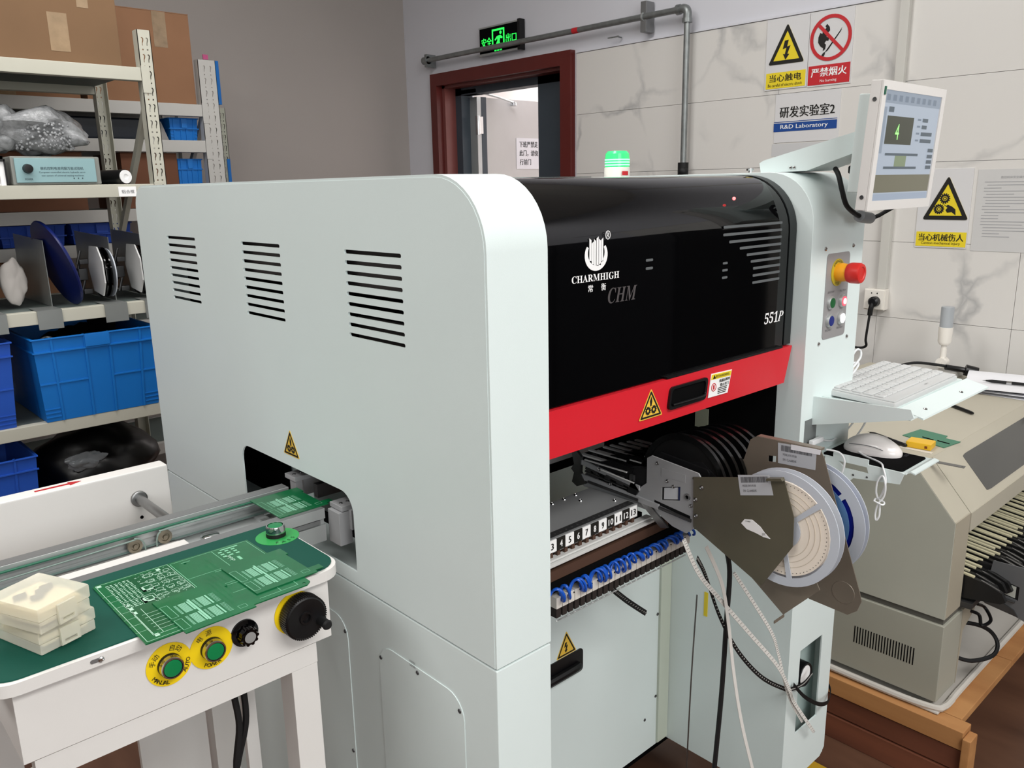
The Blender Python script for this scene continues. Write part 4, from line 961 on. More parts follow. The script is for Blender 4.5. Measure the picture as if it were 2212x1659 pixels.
# big populated-print board: local frame, x 0..0.205, y 0..0.19
hs = [circ(0.007, 0.183, 0.0016, 10), circ(0.195, 0.007, 0.002, 10), circ(0.110, 0.168, 0.002, 10), circ(0.148, 0.178, 0.002, 10)]
A = board('large_circuit_board', 'large green bare circuit board with dense white printing, lying under two smaller boards', (-0.358, 0.167, 0.9004), 0.0, [(0, 0.0), (0.19, 0.0), (0.196, 0.0), (0.203, 0.006), (0.203, 0.182), (0.004, 0.186), (0, 0.182)], 0.0016, hs[1:3], pcb_g)
random.seed(11)
mb = MB(); z = 0.00165
frame_line(mb, 0.003, 0.092, 0.003, 0.183, z)
frame_line(mb, 0.013, 0.050, 0.012, 0.115, z)
for i in range(6): q(mb, 0.020, 0.045, 0.022 + i * 0.009, 0.0226 + i * 0.009, z)
for x in (0.014, 0.024, 0.046, 0.06): q(mb, x, x + 0.0006, 0.012, 0.085, z)
for i in range(7): q(mb, 0.0, 0.013, 0.03 + i * 0.019, 0.0304 + i * 0.019, z)
for (x, y) in ((0.004, 0.176), (0.013, 0.10), (0.013, 0.088), (0.013, 0.075), (0.014, 0.008), (0.075, 0.172)): q(mb, x, x + 0.005, y, y + 0.007, z)
for (x, y) in ((0.042, 0.125), (0.033, 0.095)):
    q(mb, x, x + 0.014, y, y + 0.005, z); q(mb, x, x + 0.004, y, y + 0.016, z); frame_line(mb, x, x + 0.014, y, y + 0.016, z, 0.0012)
for row in range(6):
    for k in range(18):
        x = 0.012 + row * 0.005; y = 0.095 + k * 0.0045
        q(mb, x, x + random.uniform(0.002, 0.0038), y, y + 0.0018, z)
for k in range(60):
    x = random.uniform(0.045, 0.088); y = random.uniform(0.03, 0.175)
    w = random.uniform(0.002, 0.006); h = random.uniform(0.001, 0.005)
    (frame_line(mb, x, x + w, y, y + h, z, 0.0005) if random.random() < 0.6 else q(mb, x, x + w * 0.6, y, y + h * 0.4, z))
for c in ((0.062, 0.168, 0.006), (0.078, 0.155, 0.008), (0.058, 0.150, 0.005), (0.085, 0.168, 0.004), (0.052, 0.08, 0.004), (0.05, 0.072, 0.003)):
    mb.plate(circ(c[0], c[1], c[2], 18), [circ(c[0], c[1], c[2] - 0.0007, 18)], 'z', z - 0.0003, z)
for r_ in range(8):
    for k in range(5): q(mb, 0.062 + k * 0.005, 0.065 + k * 0.005, 0.02 + r_ * 0.0075, 0.0215 + r_ * 0.0075, z)
for k in range(150):
    x = random.uniform(0.044, 0.090); y = random.uniform(0.015, 0.178)
    w = random.uniform(0.001, 0.004); h = random.uniform(0.0006, 0.003)
    (frame_line(mb, x, x + w, y, y + h, z, 0.0004) if random.random() < 0.4 else q(mb, x, x + w * 0.7, y, y + h * 0.3, z))
for k in range(14):
    x = 0.055 + (k % 3) * 0.013; y = 0.100 + (k // 3) * 0.016
    frame_line(mb, x, x + 0.009, y, y + 0.007, z, 0.0006)
    for j in range(4): q(mb, x + 0.001 + j * 0.002, x + 0.002 + j * 0.002, y - 0.002, y - 0.0005, z)
mb.text('PPP', (0.160, 0.140, z), (0, -1, 0), (1, 0, 0), 0.006, 0.02)
obj('silkscreen', mb, silk, A, local=True)
mb = MB()
frame_line(mb, 0.094, 0.200, 0.075, 0.180, z); frame_line(mb, 0.094, 0.188, 0.008, 0.07, z)
q(mb, 0.150, 0.1506, 0.12, 0.18, z); q(mb, 0.094, 0.15, 0.1195, 0.1201, z); q(mb, 0.10, 0.18, 0.045, 0.0456, z); q(mb, 0.165, 0.1656, 0.008, 0.07, z)
for i in range(9): q(mb, 0.155 + (i % 3) * 0.009, 0.160 + (i % 3) * 0.009, 0.15 + (i // 3) * 0.008, 0.154 + (i // 3) * 0.008, z)
q(mb, 0.160, 0.185, 0.173, 0.176, z); q(mb, 0.168, 0.172, 0.128, 0.14, z)
for c in ((0.106, 0.172), (0.128, 0.115)): q(mb, c[0], c[0] + 0.012, c[1], c[1] + 0.0008, z)
obj('silkscreen', mb, mat('silk_mid', '#7fbf9c', 0.5, var=0), A, local=True)
q_ = MB(); q(q_, 0.012, 0.092, 0.02, 0.178, 0.00162); obj('solder_mask', q_, pcb_d, A, local=True)

def small_board(label, loc, rotz, group='small green boards on the conveyor table', dup_of=None, m_=pcb_g, flip=False):
    W_, H_ = 0.106, 0.102
    out = [(0, 0.0), (0.07, 0.0), (0.078, -0.0), (0.078, 0.004), (0.09, 0.004), (0.09, 0.016), (0.106, 0.016) if False else (0.09, 0.017), (0.082, 0.030), (0.082, 0.088), (0.086, 0.088), (0.086, 0.108), (0.0, 0.108)]
    r = board('small_circuit_board', label, loc, rotz, [(0, 0), (0.084, 0), (0.084, 0.006), (0.096, 0.006), (0.096, 0.018), (0.080, 0.018), (0.080, 0.076), (0.084, 0.076), (0.084, 0.098), (0, 0.098)], 0.0014, [], m_, group)
    z = 0.0015; mb = MB()
    frame_line(mb, 0.001, 0.010, 0.008, 0.036, z, 0.0005); frame_line(mb, 0.001, 0.010, 0.042, 0.078, z, 0.0005)
    for bx, by in ((0.014, 0.012), (0.014, 0.045), (0.036, 0.012), (0.036, 0.045)):
        for k in range(10):
            q(mb, bx, bx + 0.003, by + k * 0.0026, by + 0.0012 + k * 0.0026, z)
            q(mb, bx + 0.005, bx + 0.014, by + k * 0.0026, by + 0.0017 + k * 0.0026, z)
        q(mb, bx + 0.0155, bx + 0.0175, by, by + 0.026, z)
    q(mb, 0.032, 0.0345, 0.01, 0.075, z)
    for by in (0.012, 0.045):
        for k in range(9): q(mb, 0.056, 0.062, by + k * 0.003, by + 0.0008 + k * 0.003, z)
    frame_line(mb, 0.068, 0.078, 0.008, 0.016, z, 0.0004)
    obj('silkscreen', mb, mat('silk_pale', '#86bfa2', 0.5, var=0), r, local=True)
    return r
B1 = small_board('small green circuit board overlapping the front of the large board, above the yellow labels', (-0.331, 0.158, 0.9022), 0.02)
B1.location = (-0.318, 0.156, 0.9022)
B2 = small_board('small green circuit board nearest the hand wheel, lying on the large board', (-0.2195, 0.186, 0.9022), 0.02)
P1 = small_board('green circuit board carried on the rails into the machine opening', (-0.082, 0.392, 0.899), 0.0, None)
sc_b = P1.scale; P1.scale = (0.98, 1.03, 1)
solo('board_edge_strip', MB().box(-0.335, -0.326, 0.236, 0.300, 0.9021, 0.9033), pcb_g, 'narrow bare edge strip of a board beside the small boards', 'board strip') if False else None

# ================================================================ PARTS BOXES on the table
def pbox(label, c, rz, w, d, h, items):
    r = thing('plastic_case', label, 'case', c, rz, None)
    obj('tray', MB().box(-w / 2, w / 2, -d / 2, d / 2, 0, h * 0.47, 0.002), frost, r, local=True)
    obj('foam_insert', MB().box(-w / 2 + 0.006, w / 2 - 0.006, -d / 2 + 0.006, d / 2 - 0.006, 0.006, h - 0.0095, 0.001), cream, r, local=True)
    obj('lid', MB().box(-w / 2 - 0.001, w / 2 + 0.001, -d / 2 - 0.001, d / 2 + 0.001, h * 0.475, h, 0.002), frost, r, local=True)
    obj('latch', MB().plate([(-0.011, h * 0.1), (0.011, h * 0.1), (0.011, h * 0.85), (-0.011, h * 0.85)], [[(-0.007, h * 0.2), (0.007, h * 0.2), (0.007, h * 0.32), (-0.007, h * 0.32)]], 'y', -d / 2 - 0.0045, -d / 2 - 0.0015), frost, r, local=True)
    obj('hinge_tab', MB().box(w / 2 + 0.001, w / 2 + 0.0035, -0.014, 0.014, h * 0.2, h * 0.5, 0.0006).box(w / 2 + 0.001, w / 2 + 0.003, -0.014, -0.009, h * 0.45, h * 0.8), frost, r, local=True)
    if items:
        for (x, y, a) in items:
            mb = MB().cyl((x - 0.006 * math.cos(a), y - 0.006 * math.sin(a), h - 0.0048), (x + 0.006 * math.cos(a), y + 0.006 * math.sin(a), h - 0.0048), 0.0038, seg=12)
            obj('dark_nozzle', mb, mat('nozzle_dark', '#2b2b30', 0.6), r, local=True)
    return r
pbox('lower translucent plastic case with hinge tab, under the other case on the green mat', (-0.4285, 0.272, 0.9004), 0.32, 0.064, 0.082, 0.0275, None)
pbox('upper translucent plastic case with dark nozzles on its lid, topmost of the two cases', (-0.4325, 0.262, 0.9285), 0.42, 0.062, 0.078, 0.030, [(-0.013, 0.012, -0.3), (-0.006, -0.006, -0.3), (0.006, 0.002, -0.3), (0.014, 0.006, -0.3)])

# ================================================================ FEEDERS
def pts_off(P_, dy=0, dz=0): return [(p[0] + dy, p[1] + dz) for p in P_]
BODY = [(0.087, 0.935), (0.087, 0.948), (0.078, 0.954), (-0.011, 0.946), (-0.015, 0.941), (-0.008, 0.856), (0.007, 0.842), (0.034, 0.858), (0.085, 0.86), (0.223, 0.864), (0.236, 0.869), (0.242, 0.91), (0.226, 0.918), (0.219, 0.904), (0.155, 0.902), (0.12, 0.905), (0.10, 0.908), (0.093, 0.923)]
def feeder(x, label, full):
    r = thing('tape_feeder', label, 'feeder', (x, 0.1, 0.868), 0, 'tape feeders in the feeder bank')
    if full:
        win = [(0.021, 0.893), (0.021, 0.916), (0.057, 0.906), (0.057, 0.884)]
        slot = [(0.0, 0.866), (0.001, 0.873), (0.072, 0.881), (0.073, 0.874)]
        BF = [(0.087, 0.905), (0.087, 0.948), (0.078, 0.954), (-0.011, 0.946), (-0.015, 0.941), (-0.008, 0.856), (0.007, 0.842), (0.034, 0.846), (0.060, 0.858), (0.223, 0.864), (0.236, 0.869), (0.238, 0.882), (0.16, 0.880), (0.125, 0.876), (0.105, 0.884), (0.098, 0.896)]
        obj('side_plate', MB().plate(BF, [win, slot], 'x', x - 0.0025, x + 0.0), gun, r)
        for (ya, yb_, za, zb_) in ((0.135, 0.150, 0.884, 0.904), (0.165, 0.176, 0.886, 0.898), (0.190, 0.198, 0.900, 0.912), (0.112, 0.122, 0.896, 0.912)):
            obj('linkage_block', MB().box(x - 0.0045, x + 0.0, ya, yb_, za, zb_, 0.001), dsteel, r)
        obj('leaf_spring', MB().box(x - 0.004, x - 0.001, 0.128, 0.222, 0.9125, 0.9145), softw, r)
        obj('link_rod', MB().cyl((x - 0.004, 0.22, 0.893), (x - 0.004, 0.125, 0.886), 0.0016, seg=8), steel, r)
        obj('link_rod', MB().cyl((x - 0.006, 0.19, 0.906), (x - 0.006, 0.11, 0.900), 0.0013, seg=8), softw, r)
        obj('stamped_panel', MB().box(x - 0.0029, x - 0.0024, 0.012, 0.058, 0.925, 0.938), gun, r)
        obj('core', MB().prism([(0.08, 0.93), (-0.008, 0.94), (-0.003, 0.862), (0.21, 0.868), (0.225, 0.905)], 'x', x + 0.0, x + 0.011), mat('feeder_core', '#1d1d1f', 0.5, metal=0.3), r)
        obj('display', MB().prism([(0.024, 0.894), (0.024, 0.914), (0.052, 0.906), (0.052, 0.887)], 'x', x - 0.0022, x - 0.0002), mat('display_grey', '#c3c6cb', 0.3), r)
        obj('display_frame', MB().prism([(0.0215, 0.893), (0.0215, 0.9155), (0.0245, 0.914), (0.0245, 0.894)], 'x', x - 0.003, x - 0.0004), mat('navy_edge', '#13224a', 0.3), r)
        obj('upper_arm', MB().prism([(0.235, 0.905), (0.10, 0.889), (0.10, 0.897), (0.232, 0.913)], 'x', x - 0.006, x - 0.0025).prism([(0.236, 0.878), (0.06, 0.868), (0.06, 0.876), (0.236, 0.888)], 'x', x - 0.007, x - 0.0025), gun, r)
        obj('nose_hook', MB().prism([(0.215, 0.872), (0.236, 0.862), (0.248, 0.868), (0.243, 0.886), (0.250, 0.892), (0.243, 0.902), (0.249, 0.925), (0.238, 0.928), (0.226, 0.918), (0.228, 0.89)], 'x', x - 0.008, x - 0.002), steel, r)
        obj('tape_guide', MB().box(x + 0.001, x + 0.009, 0.15, 0.235, 0.917, 0.920), softw, r)
        obj('lever', MB().cyl((x - 0.005, 0.21, 0.877), (x - 0.005, 0.10, 0.873), 0.0035, seg=10).cyl((x - 0.004, 0.075, 0.872), (x - 0.004, -0.002, 0.866), 0.0028, seg=10).cyl((x - 0.006, 0.12, 0.892), (x - 0.006, 0.17, 0.898), 0.002, seg=8), dsteel, r)
        obj('latch_foot', MB().prism([(0.10, 0.872), (0.055, 0.838), (0.04, 0.842), (0.085, 0.876)], 'x', x - 0.006, x - 0.002), steel, r)
        obj('wheel_gear', MB().plate(gear(0.205, 0.893, 0.016, 16), [circ(0.205, 0.893, 0.004)], 'x', x - 0.004, x - 0.002), dsteel, r)
        obj('top_linkage', MB().prism([(0.19, 0.917), (0.12, 0.912), (0.115, 0.922), (0.16, 0.926)], 'x', x - 0.002, x + 0.01).prism([(0.115, 0.905), (0.10, 0.89), (0.112, 0.87), (0.125, 0.88)], 'x', x - 0.006, x - 0.002), black, r)
        screws(r, [(x - 0.0025, 0.066, 0.944), (x - 0.0025, -0.004, 0.936), (x - 0.0025, 0.046, 0.919), (x - 0.0025, 0.034, 0.913), (x - 0.0025, 0.0, 0.89), (x - 0.006, 0.16, 0.886), (x - 0.006, 0.185, 0.905), (x - 0.0025, 0.12, 0.885), (x - 0.0025, 0.15, 0.90)], 'x', -1, 0.003, steel)
        obj('bushing', MB().lathe([(0.0055, 0), (0.005, 0.002), (0.003, 0.002), (0.0025, 0)], (x - 0.0025, 0.007, 0.903), (-1, 0, 0), 18), steel, r)
    else:
        obj('side_plate', MB().prism(BODY, 'x', x, x + 0.012), mat('feeder_core', '#1d1d1f', 0.5, metal=0.3), r)
        obj('tape_guide', MB().box(x + 0.001, x + 0.008, 0.15, 0.235, 0.9205, 0.923).box(x + 0.001, x + 0.008, 0.118, 0.142, 0.925, 0.927), softw, r)
        obj('top_linkage', MB().prism([(0.20, 0.92), (0.12, 0.912), (0.105, 0.932), (0.15, 0.932)], 'x', x + 0.002, x + 0.008), black, r)
        aa = [-0.25 + i * (PI * 1.12) / 22 for i in range(23)]
        ho = [(0.035 + 0.080 * math.cos(a_), 0.915 + 0.078 * math.sin(a_)) for a_ in aa]
        hi = [(0.035 + 0.070 * math.cos(a_), 0.915 + 0.068 * math.sin(a_)) for a_ in reversed(aa)]
        obj('tape_hoop', MB().prism(ho + hi, 'x', x + 0.002, x + 0.0085), mat('hoop_black', '#0a0a0b', 0.22, var=0, spec=0.6), r)
        ho2 = [(0.035 + 0.072 * math.cos(a_), 0.915 + 0.070 * math.sin(a_)) for a_ in aa]
        obj('hoop_web', MB().prism(ho2, 'x', x + 0.004, x + 0.0055), mat('web_black', '#101011', 0.5, var=0), r)
        obj('rear_plate', MB().prism([(0.10, 0.90), (0.09, 0.93), (0.0, 0.955), (-0.03, 0.935), (-0.02, 0.87)], 'x', x + 0.003, x + 0.006), mat('feeder_core', '#1d1d1f', 0.5, metal=0.3), r)
    return r
F1 = feeder(0.41, 'frontmost tape feeder with grey side plate and small square display, beside slot 13', True)
names_f = ['second black tape feeder behind the grey frontmost feeder', 'third black tape feeder from the grey frontmost one', 'fourth black tape feeder from the grey frontmost one', 'fifth tape feeder, carrying the tall rear reel cover', 'sixth black tape feeder, beyond the tall rear reel cover', 'seventh black tape feeder, near the right end of the bank', 'rearmost black tape feeder of the bank']
fx = [0.430, 0.449, 0.468, 0.487, 0.512, 0.535, 0.558]
Fs = []
proto = feeder(fx[0], names_f[0], False); Fs.append(proto)
for x, nm in zip(fx[1:], names_f[1:]):
    c = copy_tree(proto); c.location.x = x; c['label'] = nm; Fs.append(c)
for i, dz in enumerate((0, -0.006, -0.003, -0.004, -0.006, -0.008, -0.010)): Fs[i].location.z += dz
# reel covers (plates) of feeder 1 and the rear one
cov = obj('reel_cover', MB().prism([(-0.004, 0.939), (-0.153, 0.976), (-0.172, 0.922), (-0.173, 0.878), (-0.128, 0.802), (-0.007, 0.858)], 'x', 0.405, 0.4065), bronze_d, F1)
obj('cover_lip', MB().prism([(-0.13, 0.970), (-0.152, 0.976), (-0.155, 0.9725), (-0.13, 0.9665)], 'x', 0.3985, 0.4065), bronze_d, cov)
obj('lower_flap', MB().prism([(-0.007, 0.858), (-0.15, 0.753), (-0.203, 0.812), (-0.191, 0.833), (-0.128, 0.80)], 'x', 0.434, 0.4355).box(0.4065, 0.434, -0.152, -0.1505, 0.75, 0.754), bronze, cov)
bl = mat('barcode_label', '#b9bcc1', 0.4, var=0)
lab = obj('barcode_label', MB().prism([(-0.081, 0.962), (-0.131, 0.974), (-0.139, 0.946), (-0.087, 0.932)], 'x', 0.4046, 0.405), bl, cov)
t = MB()
def on_plate(u, v, P0, U, Vv): return (P0[0] + U[0] * u + Vv[0] * v, P0[1] + U[1] * u + Vv[1] * v)
def barcode(parent, P0, U, Vv, x):
    t = MB(); random.seed(5); u = 0.08
    while u < 0.9:
        w = random.uniform(0.008, 0.02)
        a = [on_plate(*k, P0, U, Vv) for k in ((u, 0.62), (u + w, 0.62), (u + w, 0.9), (u, 0.9))]
        t.add([(x, p[0], p[1]) for p in a], [(0, 1, 2, 3)]); u += w + random.uniform(0.006, 0.014)
    for v in (0.42, 0.18):
        a = [on_plate(*k, P0, U, Vv) for k in ((0.06, v), (0.55, v), (0.55, v + 0.1), (0.06, v + 0.1))]
        c = on_plate(0.32, v + 0.05, P0, U, Vv)
        t.text('MODEL KW1-M1100' if v > 0.3 else 'S/N  CL-AA80545', (x, c[0], c[1]), (0, U[0], U[1]), (0, Vv[0], Vv[1]), 0.0035, 0.022)
    obj('barcode_print', t, grey_ink, parent)
barcode(lab, (-0.087, 0.932), (-0.052, 0.014), (0.006, 0.030), 0.4043)
torn = obj('torn_sticker', MB().prism([(-0.0905, 0.8895), (-0.0955, 0.897), (-0.108, 0.900), (-0.122, 0.893), (-0.129, 0.886), (-0.1385, 0.8795), (-0.128, 0.879), (-0.115, 0.8815), (-0.100, 0.883)], 'x', 0.4044, 0.405), white, cov)
obj('torn_print', MB().text('J22', (0.4041, -0.128, 0.8835), (0, -1, 0.3), (0, 0.3, 1), 0.004).text('JZ-ABBY', (0.4041, -0.102, 0.8955), (0, -1, 0.1), (0, 0.1, 1), 0.0022), blk_ink, torn)
screws(cov, [(0.4045, -0.020, 0.926), (0.4045, -0.010, 0.904), (0.4045, -0.012, 0.878)], 'x', -1, 0.0035, steel)
H2 = [(0.028, 0.925), (-0.033, 0.952), (-0.043, 0.987), (-0.053, 0.994), (-0.157, 0.996), (-0.164, 0.984), (-0.232, 0.795), (-0.2355, 0.782), (-0.230, 0.765), (-0.217, 0.754), (-0.156, 0.757), (-0.066, 0.838), (0.023, 0.9)]
Fr = Fs[3]
cov2 = obj('reel_cover', MB().plate(H2, [[(-0.075, 0.968), (-0.088, 0.970), (-0.088, 0.960), (-0.075, 0.958)]], 'x', 0.4985, 0.500), bronze, Fr)
obj('cover_lip', MB().prism([(-0.053, 0.991), (-0.157, 0.993), (-0.157, 0.9965), (-0.053, 0.9945)], 'x', 0.500, 0.512), bronze, cov2)
obj('pressed_dent', MB().lathe([(0.021, 0), (0.018, -0.0008), (0.017, 0.0006), (0.008, 0.0004), (0, 0.0008)], (0.4985, -0.208, 0.787), (-1, 0, 0), 28, False), bronze, cov2)
obj('pivot', MB().lathe([(0.008, 0), (0.0075, 0.001)], (0.4985, -0.19, 0.833), (-1, 0, 0), 16), bronze, cov2)
lab = obj('barcode_label', MB().prism([(-0.09, 0.992), (-0.152, 0.9955), (-0.152, 0.963), (-0.092, 0.960)], 'x', 0.498, 0.4984), bl, cov2)
barcode(lab, (-0.092, 0.960), (-0.060, 0.003), (0.001, 0.0325), 0.4977)
obj('small_tag', MB().prism([(-0.112, 0.994), (-0.159, 0.9955), (-0.158, 0.988), (-0.112, 0.986)], 'x', 0.4972, 0.4977), paper, lab)
# reels
def reel(label, x, cy, cz, R_, th, m_in, m_out, inner_r, extra=None, colm=None):
    r = thing('component_reel', label, 'reel', (x, cy, cz))
    hubr = 0.028
    wins = []
    for k in range(3):
        a0 = 2 * PI * k / 3 + 0.36
        arc = [(cy + 0.073 * math.cos(a0 + i * 0.198), cz + 0.073 * math.sin(a0 + i * 0.198)) for i in range(11)]
        arc2 = [(cy + 0.0285 * math.cos(a0 + 0.06 + i * 0.186), cz + 0.0285 * math.sin(a0 + 0.06 + i * 0.186)) for i in range(10, -1, -1)]
        wins.append(arc + arc2)
    obj('flange', MB().plate(circ(cy, cz, R_, 72), wins + [circ(cy, cz, 0.010, 20)], 'x', x, x + 0.0012), m_out, r)
    obj('flange', MB().plate(circ(cy, cz, R_, 72), [circ(cy, cz, 0.010, 20)], 'x', x + th - 0.0012, x + th), m_out, r)
    obj('wound_tape', MB().plate(circ(cy, cz, inner_r, 64), [circ(cy, cz, hubr, 32)], 'x', x + 0.0022, x + th - 0.0014), m_in, r)
    obj('hub', MB().plate(circ(cy, cz, hubr, 32), [circ(cy, cz, 0.010, 20)], 'x', x + 0.0013, x + th - 0.0013), colm or reel_p, r)
    return r
rl1 = reel('translucent reel of cream paper tape held behind the frontmost steel cover', 0.4135, -0.150, 0.896, 0.0855, 0.016, tapew, reel_p, 0.070, colm=dgrey)
t = MB()
for i in range(70):
    a = 2 * PI * i / 70
    t.lathe([(0.0006, 0), (0.0006, 0.0003)], (0.4155, -0.150 + 0.0665 * math.cos(a), 0.896 + 0.0665 * math.sin(a)), (-1, 0, 0), 6)
obj('sprocket_holes', t, blk_ink, rl1)
t = MB()
for rr in (0.042, 0.050, 0.058): t.plate(circ(-0.150, 0.896, rr, 60), [circ(-0.150, 0.896, rr - 0.0006, 60)], 'x', 0.4153, 0.4157)
obj('tape_layers', t, mat('tape_layer_edge', '#cbbfae', 0.8, var=0), rl1)
rl2 = reel('white and dark blue reel hanging behind the tall rear steel cover', 0.513, -0.137, 0.879, 0.0895, 0.014, dkblue, reel_p, 0.074, colm=dkblue)
obj('blue_film', MB().plate(circ(-0.137, 0.879, 0.066, 60), [circ(-0.137, 0.879, 0.030, 40)], 'x', 0.5124, 0.5129), mat('blue_grey_film', '#5b83b4', 0.4), rl2)

# hanging tapes and cables
def strip(name, label, cat, pts, w, m_, holes=None):
    r = thing(name, label, cat, pts[0])
    obj('strip', MB().ribbon(pts, w, 0.0009, 8), m_, r)
    if holes:
        t = MB()
        P_ = smooth(pts, 12)
        for i in range(0, len(P_), 1):
            p = P_[i]; t.box(p.x + w[0] * 0.25 - 0.0006, p.x + w[0] * 0.25 + 0.0006, p.y - 0.0016, p.y + 0.001, p.z - 0.0006, p.z + 0.0006)
            t.box(p.x - w[0] * 0.2 - 0.0006, p.x - w[0] * 0.2 + 0.0006, p.y - 0.0016, p.y + 0.001, p.z - 0.0006, p.z + 0.0006)
        obj('sprocket_holes', t, holes, r)
    return r
hole_d = mat('hole_grey', '#a8a6a2', 0.7, var=0)
strip('carrier_tape', 'longest white carrier tape hanging from the frontmost feeder and ending over the lower cabinet', 'tape', [(0.365, -0.018, 0.853), (0.406, -0.02, 0.783), (0.475, -0.02, 0.709), (0.568, -0.02, 0.612), (0.672, -0.02, 0.503), (0.728, -0.018, 0.425), (0.754, -0.016, 0.385), (0.846, -0.016, 0.273)], (0.008, 0, 0.002), tapef, hole_d)
strip('carrier_tape', 'white carrier tape hanging nearly straight down past the black cable', 'tape', [(0.42, -0.022, 0.825), (0.466, -0.024, 0.745), (0.492, -0.024, 0.66), (0.514, -0.024, 0.564), (0.552, -0.022, 0.445), (0.601, -0.02, 0.324), (0.63, -0.02, 0.25)], (0.008, 0, 0.001), tapef, None)
strip('carrier_tape', 'white carrier tape starting below the reel cover and joining the longest tape', 'tape', [(0.52, -0.012, 0.742), (0.593, -0.012, 0.655), (0.66, -0.012, 0.57), (0.69, -0.012, 0.51), (0.735, -0.012, 0.41), (0.80, -0.012, 0.318)], (0.007, 0, 0.002), tapef, hole_d)
strip('carrier_tape', 'long black carrier tape with pale holes curving from the feeders to the lower cabinet', 'tape', [(0.42, -0.006, 0.80), (0.445, -0.006, 0.762), (0.491, -0.006, 0.672), (0.555, -0.006, 0.578), (0.641, -0.006, 0.488), (0.732, -0.006, 0.421), (0.76, -0.006, 0.408), (0.80, -0.008, 0.402), (0.83, -0.01, 0.412)], (0.003, 0, 0.008), rubber, hole_d)
strip('carrier_tape', 'short black carrier tape hanging in front of the recessed door', 'tape', [(0.435, 0.2, 0.74), (0.448, 0.2, 0.674), (0.488, 0.2, 0.629), (0.559, 0.2, 0.569)], (0.006, 0, 0.009), rubber, hole_d)
strip('carrier_tape', 'black corded cable end curling round the lower cabinet corner', 'cable', [(0.765, -0.006, 0.415), (0.80, -0.014, 0.375), (0.85, -0.02, 0.338), (0.90, -0.016, 0.318), (0.94, 0.0, 0.322), (0.955, 0.03, 0.34)], (0.001, 0, 0.009), rubber)['category'] = 'cable'
bpy.data.objects['carrier_tape.005'].name = 'flat_cable'
solo('hanging_cable', MB().tube([(0.50, -0.004, 0.80), (0.516, -0.006, 0.744), (0.510, -0.008, 0.653), (0.502, -0.01, 0.524), (0.487, -0.012, 0.387), (0.47, -0.012, 0.2), (0.46, -0.01, 0.01)], 0.0042, 10), rubber, 'thick black cable hanging straight down to the floor among the white tapes', 'cable', loc=(0.50, -0.004, 0.8))
solo('thin_wire', MB().tube([(0.64, 0.14, 0.6), (0.645, 0.15, 0.4), (0.64, 0.15, 0.15), (0.645, 0.15, 0.01)], 0.0016, 6), steel, 'thin clear wire hanging in the recess beside the lower cabinet', 'wire', loc=(0.64, 0.14, 0.6))
# ================================================================ KEYBOARD, MOUSE
kb = thing('keyboard', 'compact white keyboard resting on the tray beside the control column', 'keyboard', (1.0, -0.04, 0.983))
kb.rotation_euler = (math.radians(2.5), 0, math.radians(0.5))
obj('case', MB().box(-0.153, 0.147, -0.076, 0.078, 0.0, 0.011, 0.003), mat('keyboard_white', '#c9caca', 0.5, var=0), kb, local=True)
obj('deck', MB().box(-0.150, 0.144, -0.073, 0.075, 0.011, 0.0135, 0.001), mat('keyboard_white', '#c9caca', 0.5, var=0), kb, local=True)
obj('rear_ridge', MB().box(-0.13, 0.02, 0.078, 0.084, 0.002, 0.017, 0.001), powder_w, kb, local=True)
kbm = mat('keyboard_white', '#c9caca', 0.5, var=0)
keym = mat('key_white', '#cfd0d0', 0.5, var=0)
kc = {}
rows = [(0.062, [1] * 14), (0.041, [1] * 13 + [1.0]), (0.020, [1.3] + [1] * 11 + [1.7]), (-0.001, [1.6] + [1] * 10 + [2.4]), (-0.022, [2.0] + [1] * 10 + [1, 1]), (-0.043, [1, 1, 1, 5, 1, 1, 1, 1, 1, 1])]
for yk, ws in rows:
    tot = sum(ws); x = -0.144; unit = 0.284 / tot
    for w in ws:
        kw = round(w * unit - 0.0028, 5)
        if kw not in kc:
            kc[kw] = obj('key', MB().box(0, kw, -0.0083, 0.0083, 0, 0.0032, 0.0012), keym, kb, local=True); o = kc[kw]
        else:
            o = kc[kw].copy(); COL.objects.link(o); o.parent = kb
        o.location = (x, yk, 0.0135)
        x += w * unit
t = MB(); random.seed(2)
for yk, ws in rows:
    x = -0.144
    for w in ws:
        t.text(random.choice('QWERTYUIOPASDFGHJKLZXCVBNM'), (x + 0.006, yk + 0.003, 0.0170), (1, 0, 0), (0, 1, 0), 0.0035); x += w * 0.284 / sum(ws)
obj('key_legends', t, grey_ink, kb, local=True)
obj('maker_mark', MB().text('sigma', (0.02, -0.0625, 0.0138), (1, 0, 0), (0, 1, 0), 0.004, 0.016, shear=0.3), grey_ink, kb, local=True)
obj('foot', MB().box(-0.12, -0.09, -0.07, 0.07, -0.002, 0.0, 0.0005), rubber, kb, local=True)
solo('keyboard_cable', MB().tube([(0.87, 0.035, 0.986), (0.862, 0.028, 1.0), (0.888, 0.024, 1.022), (0.945, 0.02, 1.026), (0.99, 0.018, 1.022), (0.96, 0.015, 1.006), (0.90, 0.012, 1.0), (0.86, 0.01, 1.012), (0.845, 0.018, 1.03), (0.87, 0.022, 1.038), (0.93, 0.016, 1.012), (0.985, 0.015, 1.03), (1.0, 0.02, 1.045), (0.975, 0.02, 1.048), (0.93, 0.016, 1.015), (0.90, 0.018, 0.99), (0.905, 0.03, 0.984)], 0.0022, 8), pwhite, 'white keyboard cable bundled in loops on the tray behind the keyboard', 'cable', loc=(0.90, 0.02, 0.985))
